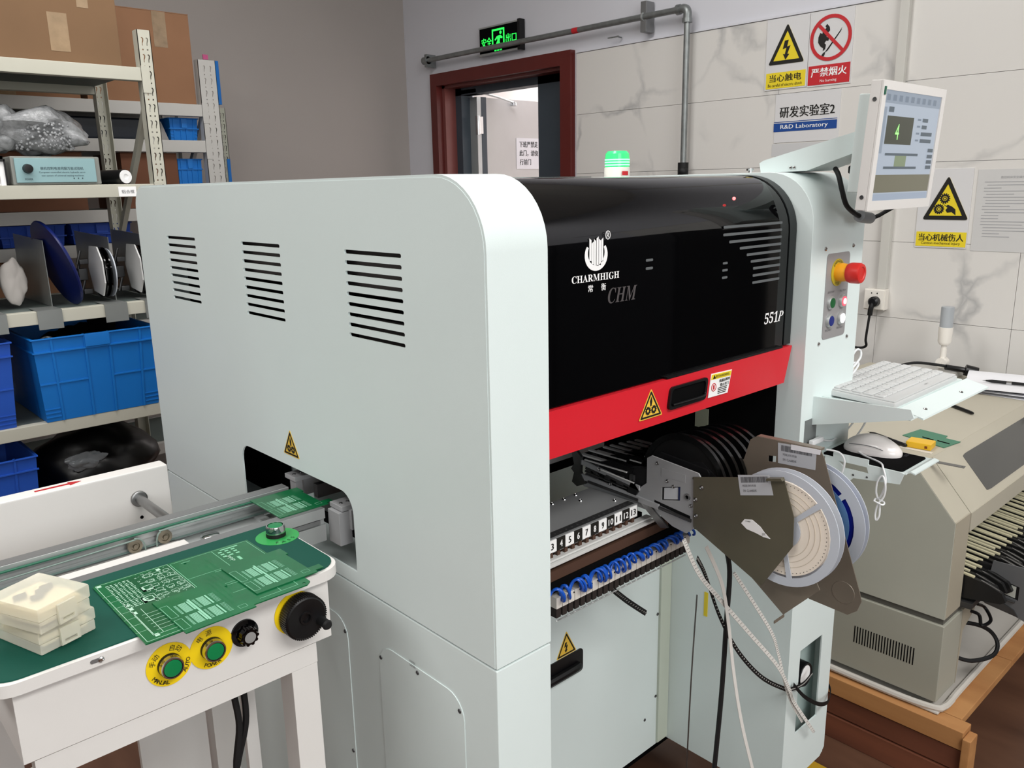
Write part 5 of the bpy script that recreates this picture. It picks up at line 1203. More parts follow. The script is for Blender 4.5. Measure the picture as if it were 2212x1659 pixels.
solo('tray_cable', MB().tube([(1.02, 0.0, 0.972), (1.03, 0.0, 0.93), (0.98, 0.0, 0.885), (0.90, -0.005, 0.872), (0.86, -0.004, 0.8795)], 0.0018, 6), pwhite, 'white cable dropping from the tray to the mouse shelf', 'cable', loc=(1.02, 0, 0.972))
pad = thing('mouse_pad', 'black mouse pad on the small shelf below the keyboard', 'mouse pad', (0.853, -0.085, 0.8832))
obj('pad', MB().prism(rrect(0.804, 0.908, -0.158, -0.012, 0.006), 'z', 0.8832, 0.8852), matte, pad)
obj('pad_print', MB().text('SPEED', (0.893, -0.128, 0.8856), (1, 0.1, 0), (-0.1, 1, 0), 0.006, 0.018), mat('pad_print_grey', '#3c3c44', 0.7, var=0), pad)
mo = thing('computer_mouse', 'white glossy computer mouse on the black pad', 'mouse', (0.872, -0.075, 0.8855))
mbm = MB().sphere((0, 0, 0), 1.0, seg=28, rings=18)
for v in mbm.bm.verts:
    x, y, z = v.co
    ny = y * 0.052; nx = x * 0.030 * (1 - 0.12 * math.cos(y * 2.2)); zz = max(z, -0.15)
    v.co = (nx, ny, (zz + 0.15) * 0.030 * (1.0 - 0.20 * (y - 0.1) ** 2))
obj('body', mbm, mat('mouse_white', '#e9e4e2', 0.2, var=0, coat=0.3), mo, local=True)
obj('side_groove', MB().tube([(-0.026, 0.035, 0.0165), (-0.0285, 0.01, 0.019), (-0.029, -0.01, 0.018), (-0.027, -0.025, 0.014)], 0.0007, 6), grey_ink, mo, local=True)
obj('base', MB().prism([(0.027 * math.cos(a), 0.046 * math.sin(a)) for a in [i * PI / 12 for i in range(24)]], 'z', 0.0, 0.003), mat('mouse_base', '#d5d0cf', 0.5), mo, local=True)
mo.rotation_euler = (0, 0, math.radians(8))
uc = thing('usb_cable', 'white cable plugged into the column port and looping to the mouse shelf', 'cable', (0.767, -0.001, 0.918))
obj('plug', MB().box(0.760, 0.800, -0.014, -0.006, 0.909, 0.918, 0.001), pwhite, uc)
obj('cord', MB().tube([(0.80, -0.010, 0.9125), (0.82, -0.01, 0.905), (0.85, -0.006, 0.8975), (0.885, 0.002, 0.893), (0.91, 0.01, 0.886), (0.96, 0.01, 0.90), (1.0, 0.005, 0.93)], 0.0018, 8), pwhite, uc)
uc2 = thing('mouse_cable', 'white mouse cable hanging from the shelf edge in a tied loop', 'cable', (0.80, -0.13, 0.885))
obj('cord', MB().tube([(0.858, -0.045, 0.890), (0.835, -0.075, 0.888), (0.812, -0.115, 0.889), (0.797, -0.128, 0.884), (0.795, -0.135, 0.865), (0.796, -0.132, 0.845), (0.797, -0.125, 0.828), (0.795, -0.12, 0.84), (0.793, -0.122, 0.862), (0.793, -0.130, 0.872), (0.791, -0.137, 0.855), (0.792, -0.135, 0.835), (0.79, -0.127, 0.82), (0.79, -0.124, 0.80), (0.789, -0.127, 0.79), (0.79, -0.131, 0.80), (0.79, -0.130, 0.822)], 0.0017, 8), pwhite, uc2)
obj('cord', MB().tube([(0.785, -0.028, 0.90), (0.79, -0.05, 0.898), (0.792, -0.06, 0.885), (0.793, -0.058, 0.865), (0.794, -0.052, 0.85)], 0.0018, 8), pwhite, uc2)
obj('tie', MB().tube([(0.785, -0.122, 0.826), (0.786, -0.136, 0.822), (0.798, -0.134, 0.823), (0.798, -0.120, 0.826), (0.785, -0.122, 0.826)], 0.0016, 6), pwhite, uc2)

# ================================================================ SHELVING
def post(parent, x0, x1, y, depth, zt, zmin_holes, m_, flip=False):
    z = zt - 0.03; w = x1 - x0; mb = MB(); zc = zt
    sgn = 1 if depth > 0 else -1
    while z > zmin_holes:
        holes = []; zn = z - 0.030
        for k, fx_ in enumerate((0.33, 0.68)):
            cx_ = x0 + w * fx_
            holes.append([(cx_ - 0.003, z + 0.008), (cx_ + 0.001, z + 0.010), (cx_ + 0.0045, z + 0.006), (cx_ + 0.0042, z), (cx_ + 0.0015, z - 0.006), (cx_ + 0.001, z - 0.013), (cx_ - 0.0012, z - 0.013), (cx_ - 0.0008, z - 0.004), (cx_ + 0.001, z + 0.002), (cx_ + 0.0008, z + 0.006)])
            holes.append([(cx_ - 0.002, z - 0.026), (cx_ + 0.002, z - 0.026), (cx_ + 0.002, z - 0.022), (cx_ - 0.002, z - 0.022)])
        mb.plate([(x0, zn), (x1, zn), (x1, zc), (x0, zc)], holes, 'y', y, y + 0.002 * sgn)
        zc = zn; z -= 0.046
    mb.box(x0, x1, min(y, y + 0.002 * sgn), max(y, y + 0.002 * sgn), 0, zc)
    mb.box(x0, x0 + 0.002, min(y, y + depth), max(y, y + depth), 0, zt).box(x1 - 0.002, x1, min(y, y + depth), max(y, y + depth), 0, zt)
    return obj('post', mb, m_, parent)
def shelving(name, label, x0, x1, y0, y1, zt, levels, m_, bh=0.037, pw=0.038):
    r = thing(name, label, 'shelving', ((x0 + x1) / 2, (y0 + y1) / 2, 0))
    for x in (x0 - pw, x1):
        post(r, x, x + pw, y0, 0.035, zt, 0.9 if x > 0 else 9, m_)
        post(r, x, x + pw, y1, -0.035, zt, 0.9 if x > 0 else 9, m_)
        obj('end_brace', MB().add([(x + 0.01, y0 + 0.02, zt - 0.2), (x + 0.01, y0 + 0.05, zt - 0.2), (x + 0.01, y1 - 0.02, zt - 0.62), (x + 0.01, y1 - 0.05, zt - 0.62), (x + 0.025, y0 + 0.02, zt - 0.2), (x + 0.025, y0 + 0.05, zt - 0.2), (x + 0.025, y1 - 0.02, zt - 0.62), (x + 0.025, y1 - 0.05, zt - 0.62)], [(0, 1, 2, 3), (4, 5, 6, 7), (0, 1, 5, 4), (2, 3, 7, 6), (1, 2, 6, 5), (0, 3, 7, 4)]), m_, r)
    for z in levels:
        b_ = obj('front_beam', MB().box(x0, x1, y0, y0 + 0.03, z - bh, z, 0.002), m_, r)
        for xb in (x0, x1): obj('beam_bracket', MB().box(min(xb, xb + (0.024 if xb == x1 else -0.024)), max(xb, xb + (0.024 if xb == x1 else -0.024)), y0 - 0.002, y0, z - 0.07, z + 0.005, 0.0008), m_, b_)
        obj('rear_beam', MB().box(x0, x1, y1 - 0.03, y1, z - bh, z, 0.002), m_, r)
        obj('shelf_board', MB().box(x0, x1, y0 + 0.03, y1 - 0.03, z - 0.012, z - 0.002), mat('board_grey', '#5a6360', 0.6), r)
    return r
S1 = shelving('storage_rack', 'cream perforated steel rack standing nearest, left of the machine', -1.15, 0.337, 1.9, 2.36, 1.838, [1.734, 1.405, 1.060, 0.739, 0.40], shelfm)
S2 = shelving('storage_rack', 'grey perforated steel rack standing behind the cream rack', -0.6, 0.808, 2.6, 3.05, 1.876, [1.710, 1.575, 1.322, 1.199, 0.9, 0.4], shelfg, bh=0.045, pw=0.07)
S3 = thing('rack_post', 'pale perforated rack post seen just right of the grey rack', 'post', (1.05, 2.95, 0))
post(S3, 1.025, 1.06, 2.95, 0.03, 1.735, 1.0, mat('pale_green_post', '#a9ab9d', 0.5))
solo('blue_strip', MB().box(1.036, 1.052, 2.955, 2.99, 1.75, 1.93), blue_bin, 'upper narrow blue plastic strip above the pale rack post', 'strip', loc=(1.045, 2.96, 1.75))
solo('blue_strip', MB().box(1.046, 1.06, 2.945, 2.949, 1.40, 1.52), blue_bin, 'lower narrow blue plastic strip on the front of the pale rack post', 'strip', loc=(1.053, 2.947, 1.40))
obj('shelf_label', MB().box(0.232, 0.282, 1.897, 1.8999, 1.370, 1.398), white, S1)
lb_ = bpy.data.objects['shelf_label']
obj('label_print', MB().text('铝合框', (0.258, 1.8965, 1.384), (1, 0, 0), (0, 0, 1), 0.010, 0.036), grey_ink, lb_)

def carton(name, label, x0, x1, y0, y1, z0, z1, m_, tape=None, rz=0, txt=None):
    cx_, cy_ = (x0 + x1) / 2, (y0 + y1) / 2
    r = thing(name, label, 'box', (cx_, cy_, z0), rz)
    w, d, h = (x1 - x0) / 2, (y1 - y0) / 2, z1 - z0
    obj('walls', MB().box(-w, w, -d, d, 0, h, 0.002), m_, r, local=True)
    obj('top_flap', MB().box(-w, w, -d, -0.002, h, h + 0.003).box(-w, w, 0.002, d, h, h + 0.003), m_, r, local=True)
    if tape:
        for (xa, xb, za, zb) in tape: obj('tape', MB().box(xa, xb, -d - 0.0006, -d - 0.0001, za, zb), tape_m, r, local=True)
    if txt: obj('printing', MB().text(txt[0], (txt[1], -d - 0.0008, txt[2]), (1, 0, 0), (0, 0, 1), txt[3], txt[4], bold=0.02), blk_ink, r, local=True)
    return r
carton('cardboard_box', 'large tan cardboard box on top of the nearest rack', -0.25, 0.297, 1.932, 2.33, 1.7345, 2.10, card, [(0.09, 0.14, 0.03, 0.13), (0.17, 0.20, 0.15, 0.36)], txt=('RE', 0.12, 0.197, 0.05, 0.075))
carton('cardboard_box', 'tall brown cardboard box on the grey rear rack, sealed with clear tape', 0.40, 0.797, 2.62, 3.0, 1.7105, 2.035, card_d, [(0.06, 0.11, 0.2, 0.325)])
solo('garbage_bag', MB().sphere((0.86, 3.11, 1.87), 0.11, (0.40, 0.4, 1.45), 20, 14), mat('bag_dark', '#1f1b1d', 0.5), 'dark bag standing behind the brown box on the grey rack', 'bag', loc=(0.86, 3.11, 1.7105))
solo('pink_tag', MB().box(0.832, 0.852, 2.60, 2.605, 1.878, 1.896), mat('pink', '#b04a78', 0.6), 'small pink tag on top of the grey rack post', 'tag', loc=(0.84, 2.602, 1.878))
carton('cardboard_box', 'dark brown cardboard box low on the grey rack, right of the black roll', 0.49, 0.70, 2.63, 2.95, 1.3225, 1.525, mat('card_dark', '#6b4430', 0.85), None)
carton('cardboard_box', 'brown cardboard box half hidden behind the blue meter', 0.02, 0.36, 2.64, 2.98, 1.3225, 1.525, mat('card_dark2', '#704a36', 0.85), None)
carton('cardboard_box', 'brown box behind the crate row under the second shelf of the nearest rack', 0.10, 0.32, 2.1, 2.33, 1.0605, 1.10, card_d, None) if False else None
solo('black_plank', MB().box(0.0, 0.60, 2.66, 2.98, 1.5755, 1.655, 0.01), mat('blue_black', '#141a24', 0.4), 'dark padded case lying on the second level of the grey rack', 'case', loc=(0.3, 2.8, 1.5755))

def crate(label, x0, x1, y0, y1, z0, h, m_, group=None):
    r = thing('plastic_crate', label, 'crate', ((x0 + x1) / 2, (y0 + y1) / 2, z0), 0, group)
    w, d = (x1 - x0) / 2, (y1 - y0) / 2; tp_ = 0.93
    mb = MB()
    def ring(s, z): return [(-w * s, -d * s, z), (w * s, -d * s, z), (w * s, d * s, z), (-w * s, d * s, z)]
    a, b_, c, e = ring(tp_, 0), ring(1, h), ring(0.98, h), ring(tp_ - 0.03, 0.006)
    vs = a + b_ + c + e; fs = [(0, 1, 2, 3), (12, 13, 14, 15)]
    for i in range(4):
        j = (i + 1) % 4
        fs += [(i, j, 4 + j, 4 + i), (4 + i, 4 + j, 8 + j, 8 + i), (8 + i, 8 + j, 12 + j, 12 + i)]
    mb.add(vs, fs); obj('body', mb, m_, r, local=True)
    rim = MB().box(-w - 0.004, w + 0.004, -d - 0.005, -d + 0.002, h - 0.004, h, 0.001).box(-w - 0.004, w + 0.004, d - 0.002, d + 0.005, h - 0.004, h, 0.001).box(-w - 0.005, -w + 0.002, -d, d, h - 0.004, h, 0.001).box(w - 0.002, w + 0.005, -d, d, h - 0.004, h, 0.001)
    rim.box(-w - 0.002, w + 0.002, -d - 0.003, -d + 0.003, h - 0.042, h - 0.038).box(-w - 0.003, -w + 0.003, -d, d, h - 0.042, h - 0.038)
    obj('rim', rim, m_, r, local=True)
    ribs = MB()
    for fx_ in (-0.72, -0.2, 0.2, 0.72):
        ribs.add([(w * fx_ - 0.003, -d - 0.003, h), (w * fx_ + 0.003, -d - 0.003, h), (w * fx_ * tp_ + 0.003, -d * tp_ - 0.003, 0.0), (w * fx_ * tp_ - 0.003, -d * tp_ - 0.003, 0.0), (w * fx_ - 0.003, -d + 0.01, h), (w * fx_ + 0.003, -d + 0.01, h), (w * fx_ * tp_ + 0.003, -d * tp_ + 0.01, 0.0), (w * fx_ * tp_ - 0.003, -d * tp_ + 0.01, 0.0)], [(0, 1, 2, 3), (4, 5, 6, 7), (0, 1, 5, 4), (2, 3, 7, 6), (1, 2, 6, 5), (0, 3, 7, 4)])
    zc = h * 0.45; s = tp_ + (1 - tp_) * 0.45
    ribs.box(-w * s, -w * 0.2, -d * s - 0.0025, -d * s + 0.004, zc, zc + 0.004).box(w * 0.2, w * s, -d * s - 0.0025, -d * s + 0.004, zc, zc + 0.004)
    for zz in (0.012, 0.024, 0.036):
        s = tp_ + (1 - tp_) * zz / h
        for q_ in (-1, 1): ribs.box(min(q_ * w * s, q_ * w * 0.7), max(q_ * w * s, q_ * w * 0.7), -d * s - 0.002, -d * s + 0.004, zz, zz + 0.003)
    for fy in (-0.6, 0.0, 0.6): ribs.add([(-w - 0.003, d * fy - 0.003, h), (-w - 0.003, d * fy + 0.003, h), (-w * tp_ - 0.003, d * fy + 0.003, 0), (-w * tp_ - 0.003, d * fy - 0.003, 0)], [(0, 1, 2, 3)])
    obj('rib', ribs, m_, r, local=True)['kind'] = 'stuff'
    obj('grip', MB().box(-w * 0.2, w * 0.2, -d - 0.006, -d, h - 0.038, h, 0.002), m_, r, local=True)
    return r
crate('large blue plastic crate on the shelf left of the machine, full of black parts', -0.055, 0.285, 1.885, 2.29, 0.7395, 0.245, blue_bin)
crate('blue plastic crate at the left picture edge, beside the large crate', -0.48, -0.105, 1.90, 2.29, 0.7395, 0.245, blue_bin2)
crate('blue plastic crate on the bottom shelf at the left picture edge', -0.48, -0.085, 1.90, 2.28, 0.4005, 0.25, blue_bin2)
def blob(name, label, cat, c, r_, sc_, m_, amp=0.25, sc2=8, seg=40, parent=None):
    mb = MB(); bmesh.ops.create_icosphere(mb.bm, subdivisions=4, radius=r_)
    for v in mb.bm.verts:
        n_ = noise.noise(v.co * sc2 + V(c)) * amp + noise.noise(v.co * sc2 * 3.1 + V(c)) * amp * 0.35
        v.co = v.co * (1 + n_); v.co = V((v.co.x * sc_[0], v.co.y * sc_[1], v.co.z * sc_[2])) + V(c)
    if parent: return obj(name, mb, m_, parent)
    return solo(name, mb, m_, label, cat, loc=tuple(c))
pile = thing('black_parts_pile', 'black cables and parts heaped inside the large blue crate', 'parts', (0.11, 2.08, 0.75))
blob('heap', '', '', (0.11, 2.08, 0.885), 0.15, (0.80, 1.05, 0.62), matte, 0.35, 14, parent=pile)
obj('grey_loop', MB().tube([(0.0 + 0.02 * math.cos(a), 1.94 + 0.02 * math.sin(a), 0.965 + 0.012 * math.sin(a)) for a in [i * 0.5 for i in range(14)]], 0.003, 6), alu_d, pile)
obj('black_board', MB().box(0.18, 0.20, 1.98, 2.2, 0.75, 1.03), matte, pile)
bagb = mat('black_bag', '#060607', 0.35, var=0.3, scale=20)
gb = thing('plastic_bag', 'shiny black plastic bag with a clear pouch on the bottom shelf', 'bag', (0.10, 2.1, 0.4005))
blob('bag_skin', '', '', (0.125, 2.11, 0.537), 0.19, (0.95, 0.85, 0.66), bagb, 0.16, 9, parent=gb)
blob('clear_pouch', '', '', (0.06, 1.965, 0.585), 0.05, (1.0, 0.3, 0.5), mat('pouch', '#8f9498', 0.12, trans=0.4), 0.5, 30, parent=gb)
crate('small blue crate on the upper level of the grey rack', 0.69, 0.80, 2.64, 2.9, 1.5755, 0.085, blue_bin)
crate('small blue crate low on the grey rack beside the posts', 0.705, 0.800, 2.64, 2.92, 1.3225, 0.185, blue_bin)
solo('grey_box', MB().prism([(0.60, 1.5755), (0.69, 1.5755), (0.665, 1.645), (0.61, 1.655)], 'y', 2.66, 2.9), mat('box_grey', '#8f8b88', 0.6), 'grey slanted file box left of the upper small crate', 'box', loc=(0.64, 2.8, 1.5755))
for i, (x0, lb2) in enumerate(((-0.18, 'low dark blue crate on the grey rack behind the divider plates, left one'), (0.06, 'low dark blue crate on the grey rack behind the divider plates, middle one'), (0.29, 'low dark blue crate on the grey rack behind the divider plates, right one'))):
    crate(lb2, x0, x0 + 0.21, 2.64, 2.95, 1.1995, 0.075, mat('bin_dark_blue', '#1a42a0', 0.5))
carton('cardboard_box', 'brown box on the grey rack seen through the reel shelf', -0.25, 0.25, 2.64, 2.95, 0.9005, 1.15, card_d, None)
# meter
me_ = thing('test_instrument', 'grey instrument with pale blue-green front panel and black knob on the nearest rack', 'instrument', (0.08, 2.0, 1.405))
obj('case', MB().box(-0.035, 0.192, 1.905, 2.2, 1.4055, 1.482, 0.004), mat('case_grey', '#80827d', 0.5), me_)
fp = obj('front_panel', MB().box(-0.026, 0.178, 1.9005, 1.906, 1.412, 1.477, 0.001), mat('panel_teal', '#88a9ad', 0.5), me_)
obj('knob', MB().lathe([(0.013, 0), (0.011, 0.014), (0, 0.015)], (0.004, 1.9, 1.449), (0, -1, 0), 20), black, fp)
t = MB().text('微机控制电液伺服万能试验机', (0.09, 1.9, 1.450), (1, 0, 0), (0, 0, 1), 0.008, 0.11).text('Computer-controlled electric hydraulic servo', (0.09, 1.9, 1.439), (1, 0, 0), (0, 0, 1), 0.006, 0.118).text('test system of universal testing machines', (0.09, 1.9, 1.430), (1, 0, 0), (0, 0, 1), 0.006, 0.108)
t.text('POWER', (0.004, 1.9, 1.421), (1, 0, 0), (0, 0, 1), 0.005, 0.02)
for k in range(3): t.plate(circ(0.118 + k * 0.011, 1.423, 0.0016, 8), [], 'y', 1.8996, 1.9004)
obj('lettering', t, mat('panel_ink', '#2c3b44', 0.6), fp)
ins = thing('rail_bracket', 'white slotted bracket with black trim at the left picture edge, beside the instrument', 'bracket', (-0.055, 1.95, 1.405))
obj('bracket', MB().box(-0.075, -0.05, 1.92, 2.1, 1.4055, 1.41).box(-0.062, -0.05, 1.91, 1.93, 1.4055, 1.482).box(-0.11, -0.05, 1.91, 2.0, 1.474, 1.482), white, ins)
obj('trim', MB().box(-0.11, -0.048, 1.905, 1.91, 1.468, 1.474).box(-0.05, -0.046, 1.905, 1.93, 1.41, 1.474), black, ins)
bub = mat('bubble_wrap', '#a9abad', 0.12, var=0.3, scale=60, trans=0.35, bump=1.0, bscale=140)
bw = thing('bubble_wrap_parcel', 'crumpled bubble wrap parcel lying on top of the instrument', 'parcel', (0.08, 2.0, 1.482))
blob('wrap', '', '', (0.075, 2.01, 1.556), 0.1, (1.12, 0.8, 0.62), bub, 0.50, 9, parent=bw)
blob('wrap_tail', '', '', (-0.03, 2.0, 1.56), 0.06, (1.2, 0.9, 0.95), bub, 0.5, 14, parent=bw)
t = MB(); random.seed(9)
for i in range(150):
    a = random.uniform(-1.1, 1.1); b_ = random.uniform(-0.7, 0.6)
    p = V((0.075 + 0.082 * math.sin(a), 2.01 - 0.078 * math.cos(a) * math.cos(b_) - 0.006, 1.54 + 0.06 * math.sin(b_)))
    bmesh.ops.create_icosphere(t.bm, subdivisions=1, radius=0.0045, matrix=Matrix.Translation(p))
k = obj('bubbles', t, bub, bw); k['kind'] = 'stuff'
blob('dark_contents', '', '', (0.075, 2.02, 1.535), 0.07, (1.0, 0.6, 0.6), mat('dark_inside', '#3a3638', 0.5), 0.3, 12, parent=bw)
rl = thing('label_roll', 'black ribbon roll with white core lying beside the instrument', 'roll', (0.25, 1.95, 1.405))
obj('ribbon', MB().cyl((0.258, 1.905, 1.4265), (0.222, 2.02, 1.4265), 0.0205, seg=28), black, rl)
obj('core', MB().lathe([(0.019, 0), (0.019, 0.003), (0.008, 0.003), (0.007, 0.001), (0, 0.001)], (0.2585, 1.905, 1.4265), (0.3, -1, 0), 24), white, rl)
# reel shelf: divider plates and contents
dv = mat('divider_steel', '#8e918f', 0.35, metal=0.5, var=0.1)
for i, (x, lb2) in enumerate(((-0.105, 'steel divider plate at the left picture edge of the reel shelf'), (0.034, 'steel divider plate left of the dark blue reel'), (0.213, 'steel divider plate between the two feeder reels'), (0.329, 'steel divider plate half hidden by the machine'))):
    r = thing('divider_plate', lb2, 'divider', (x, 2.05, 1.06), 0, 'divider plates on the reel shelf')
    obj('plate', MB().prism([(1.985, 1.0605), (2.325, 1.0605), (2.325, 1.262), (1.992, 1.251)], 'x', x, x + 0.002), dv, r)
    obj('front_lip', MB().box(x - 0.062, x + 0.002, 1.894, 1.897, 1.008, 1.062).box(x - 0.062, x + 0.002, 1.897, 1.985, 1.0605, 1.062), dv, r)
nr = thing('blue_disc', 'dark blue reel disc leaning between the divider plates', 'reel', (0.103, 2.0, 1.061))
nr.rotation_euler = (0, math.radians(-17), math.radians(4))
obj('disc', MB().lathe([(0.128, -0.004), (0.130, 0), (0.128, 0.004), (0.04, 0.006), (0, 0.006)], (0, 0.0, 0.128), (1, 0, 0), 48), navy, nr, local=True)
def spare(x, label):
    r = thing('spare_feeder', label, 'feeder', (x, 2.0, 1.061), 0, 'spare feeders on the reel shelf')
    obj('side_cover', MB().prism([(-0.075, 0.125), (-0.04, 0.165), (0.03, 0.165), (0.06, 0.10), (0.03, 0.03), (-0.05, 0.02), (-0.08, 0.06)], 'x', -0.004, 0.0), mat('cover_white', '#d0d0cf', 0.25), r, local=True)
    obj('black_reel', MB().lathe([(0.075, 0), (0.075, 0.004), (0.05, 0.005), (0.05, 0.012), (0.075, 0.013), (0.075, 0.017)], (0.002, -0.015, 0.088), (1, 0, 0), 40), gloss, r, local=True)
    obj('white_reel', MB().lathe([(0.072, 0), (0.072, 0.003)], (0.03, -0.01, 0.085), (1, 0, 0), 40), reel_p, r, local=True)
    for (a, b2, c2, d2) in ((-0.03, 0.02, 0.08, 0.13), (-0.05, -0.01, 0.13, 0.16), (-0.06, -0.02, 0.04, 0.07)):
        obj('mechanism', MB().box(-0.03, -0.005, a + 0.10, b2 + 0.09, c2 - 0.02, d2 - 0.035, 0.002).cyl((-0.035, a + 0.11, c2 - 0.02), (-0.02, a + 0.115, d2 - 0.01), 0.004, seg=8), dsteel, r, local=True)
    obj('lever', MB().cyl((-0.03, 0.14, 0.02), (-0.015, 0.10, 0.06), 0.003, seg=8), steel, r, local=True)
    return r
sp1 = spare(0.172, 'spare feeder with white cover and black reel right of the blue disc')
sp2 = copy_tree(sp1); sp2.location.x = 0.281; sp2['label'] = 'spare feeder with bright cover beside the machine edge'
wb = thing('paper_bag', 'crumpled white paper bag between the left divider plates', 'bag', (-0.045, 2.02, 1.061))
blob('bag', '', '', (-0.045, 2.04, 1.135), 0.045, (0.75, 0.5, 1.5), mat('bag_white', '#b9b3ae', 0.6), 0.3, 20, parent=wb)
# behind rack boxes filling the top level rear
carton('cardboard_box', 'flat brown cardboard box on the grey rack behind the bubble wrap', -0.35, 0.38, 2.63, 2.98, 1.7105, 1.80, card_d, [(0.1, 0.16, 0.0, 0.08)])

# ================================================================ SECOND MACHINE
m2 = thing('beige_placement_machine', 'beige and grey desktop placement machine on a wooden pallet at the right', 'machine', (1.7, 0.2, 0.2))
x0, x1 = 1.247, 2.26
side = [(-0.11, 0.405), (-0.11, 0.637), (-0.015, 0.748), (0.55, 0.748), (0.55, 0.405)]
obj('side_panel', MB().prism(side, 'x', x0, x0 + 0.004), beige_g, m2)
obj('side_panel', MB().prism(side, 'x', x1 - 0.004, x1), beige_g, m2)
obj('top_cover', MB().box(x0 + 0.002, x1 - 0.002, -0.015, 0.55, 0.744, 0.7485), beige, m2)
# sloped lid with window
def slope(u, d=0.0):  # u 0 bottom ..1 top
    y = -0.11 + 0.095 * u; z = 0.637 + 0.111 * u
    return (y - 0.76 * d, z + 0.65 * d)
def sloped(mb, pts, d0, d1):
    vs = []
    for d in (d0, d1):
        for (x, u) in pts: y, z = slope(u, d); vs.append((x, y, z))
    n_ = len(pts); tr_ = tessellate_polygon([[V((p[0], p[1], 0)) for p in pts]])
    fs = [tuple(t_) for t_ in tr_] + [tuple(i + n_ for i in t_) for t_ in tr_] + [(i, (i + 1) % n_, n_ + (i + 1) % n_, n_ + i) for i in range(n_)]
    return mb.add(vs, fs)
obj('corner_slope', sloped(MB(), [(x0 + 0.001, 0.0), (1.338, 0.0), (1.338, 1.0), (x0 + 0.001, 1.0)], -0.003, 0.0), beige, m2)
lid = obj('front_lid', sloped(MB(), [(1.340, 0.0), (x1 - 0.002, 0.0), (x1 - 0.002, 1.0), (1.340, 1.0)], -0.003, 0.0005).box(1.340, x1 - 0.002, -0.112, -0.106, 0.592, 0.637), beige, m2)
wgp = [(1.475 + p[0], p[1]) for p in rrect(0, 0.52, 0.12, 0.80, 0.03, 4)]
obj('lid_window', sloped(MB(), [(p[0] + 0.0, p[1]) for p in wgp], 0.0004, 0.0012), mat('tinted_window', '#4d4d4b', 0.12, var=0.0), lid)
obj('front_pillar', MB().box(x0 + 0.0045, 1.338, -0.111, -0.02, 0.405, 0.639, 0.002), mat('beige_front', '#a8a08f', 0.5), m2)
obj('recess_band', MB().box(x0 + 0.006, 1.42, -0.106, 0.545, 0.388, 0.406), dgrey, m2)
lowp = obj('lower_body', MB().box(x0 - 0.002, 1.36, -0.112, 0.55, 0.195, 0.389, 0.003), mat('lower_grey', '#a4a397', 0.5, var=0.02), m2)
obj('front_skirt', MB().prism([(1.3605, 0.195), (1.362, 0.195), (1.372, 0.30), (1.372, 0.33), (1.44, 0.36), (1.455, 0.389), (1.3605, 0.389)], 'y', -0.112, -0.09), mat('beige_front', '#a8a08f', 0.5), lowp)
obj('cover_plate', MB().prism(rrect(0.165, 0.53, 0.24, 0.385, 0.012), 'x', x0 - 0.0035, x0 - 0.0018), mat('lower_grey', '#a4a397', 0.5), lowp)
screws(lowp, [(x0 - 0.0035, 0.178, 0.315)], 'x', -1, 0.004, dsteel)
for i in range(22):
    y = 0.088 - i * 0.0067
    obj('vent_slit', MB().box(x0 - 0.0026, x0 - 0.0015, y - 0.0012, y + 0.0012, 0.268, 0.312), matte, lowp)
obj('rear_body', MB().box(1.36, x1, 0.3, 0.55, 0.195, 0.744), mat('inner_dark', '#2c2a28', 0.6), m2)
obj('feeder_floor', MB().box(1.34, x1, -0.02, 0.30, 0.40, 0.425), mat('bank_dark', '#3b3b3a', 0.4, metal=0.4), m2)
obj('bank_edge', MB().box(1.338, 1.405, -0.135, -0.02, 0.405, 0.42, 0.001), dsteel, m2)
obj('inner_panel', MB().box(1.62, x1, 0.05, 0.06, 0.52, 0.735), mat('grey_inner', '#77776f', 0.5), m2)
for p in ((1.30, -0.06), (2.2, -0.06), (1.30, 0.5), (2.2, 0.5)): obj('foot', MB().cyl((p[0], p[1], 0.178), (p[0], p[1], 0.196), 0.025), rubber, m2)
creamt = mat('cream_tape', '#cfc8a8', 0.6)
fd0 = None
for i in range(38):
    x = 1.345 + i * 0.021
    lb2 = 'thin black tape feeder with cream tape, one of the row inside the beige machine'
    if fd0 is None:
        r = thing('slim_feeder', lb2, 'feeder', (x, -0.10, 0.426), 0, 'slim feeders in the beige machine')
        obj('body', MB().prism([(-0.10, 0.02), (-0.09, 0.038), (-0.06, 0.05), (0.2, 0.085), (0.25, 0.05), (0.2, 0.001), (-0.02, 0.001), (-0.09, 0.012)], 'x', 0, 0.012), mat('slim_black', '#1a1a1a', 0.35), r, local=True)
        obj('cream_tape', MB().prism([(-0.03, 0.0545), (0.08, 0.069), (0.08, 0.072), (-0.03, 0.058)], 'x', 0.002, 0.010), creamt, r, local=True)
        obj('cover_edge', MB().prism([(-0.085, 0.040), (-0.045, 0.053), (-0.045, 0.055), (-0.085, 0.042)], 'x', 0.002, 0.006), steel, r, local=True)
        fd0 = r
    else:
        c = copy_tree(fd0); c.location.x = x; c.location.z += ((i * 7) % 5) * 0.0010; c.location.y += ((i * 3) % 4) * 0.006
gf = thing('grey_feeder', 'grey feeder with pale square display sticking out of the beige machine at the right edge', 'feeder', (1.56, -0.2, 0.42))
x = 1.42
obj('side_plate', MB().plate([(-0.145, 0.505), (-0.30, 0.510), (-0.33, 0.50), (-0.33, 0.35), (-0.25, 0.37), (-0.20, 0.385), (-0.16, 0.405), (-0.13, 0.40), (-0.095, 0.435), (-0.10, 0.465), (-0.125, 0.468), (-0.142, 0.48)], [[(-0.160, 0.430), (-0.160, 0.466), (-0.205, 0.458), (-0.205, 0.424)]], 'x', x, x + 0.003), mat('grey_feeder_m', '#6d6e70', 0.5, metal=0.3), gf)
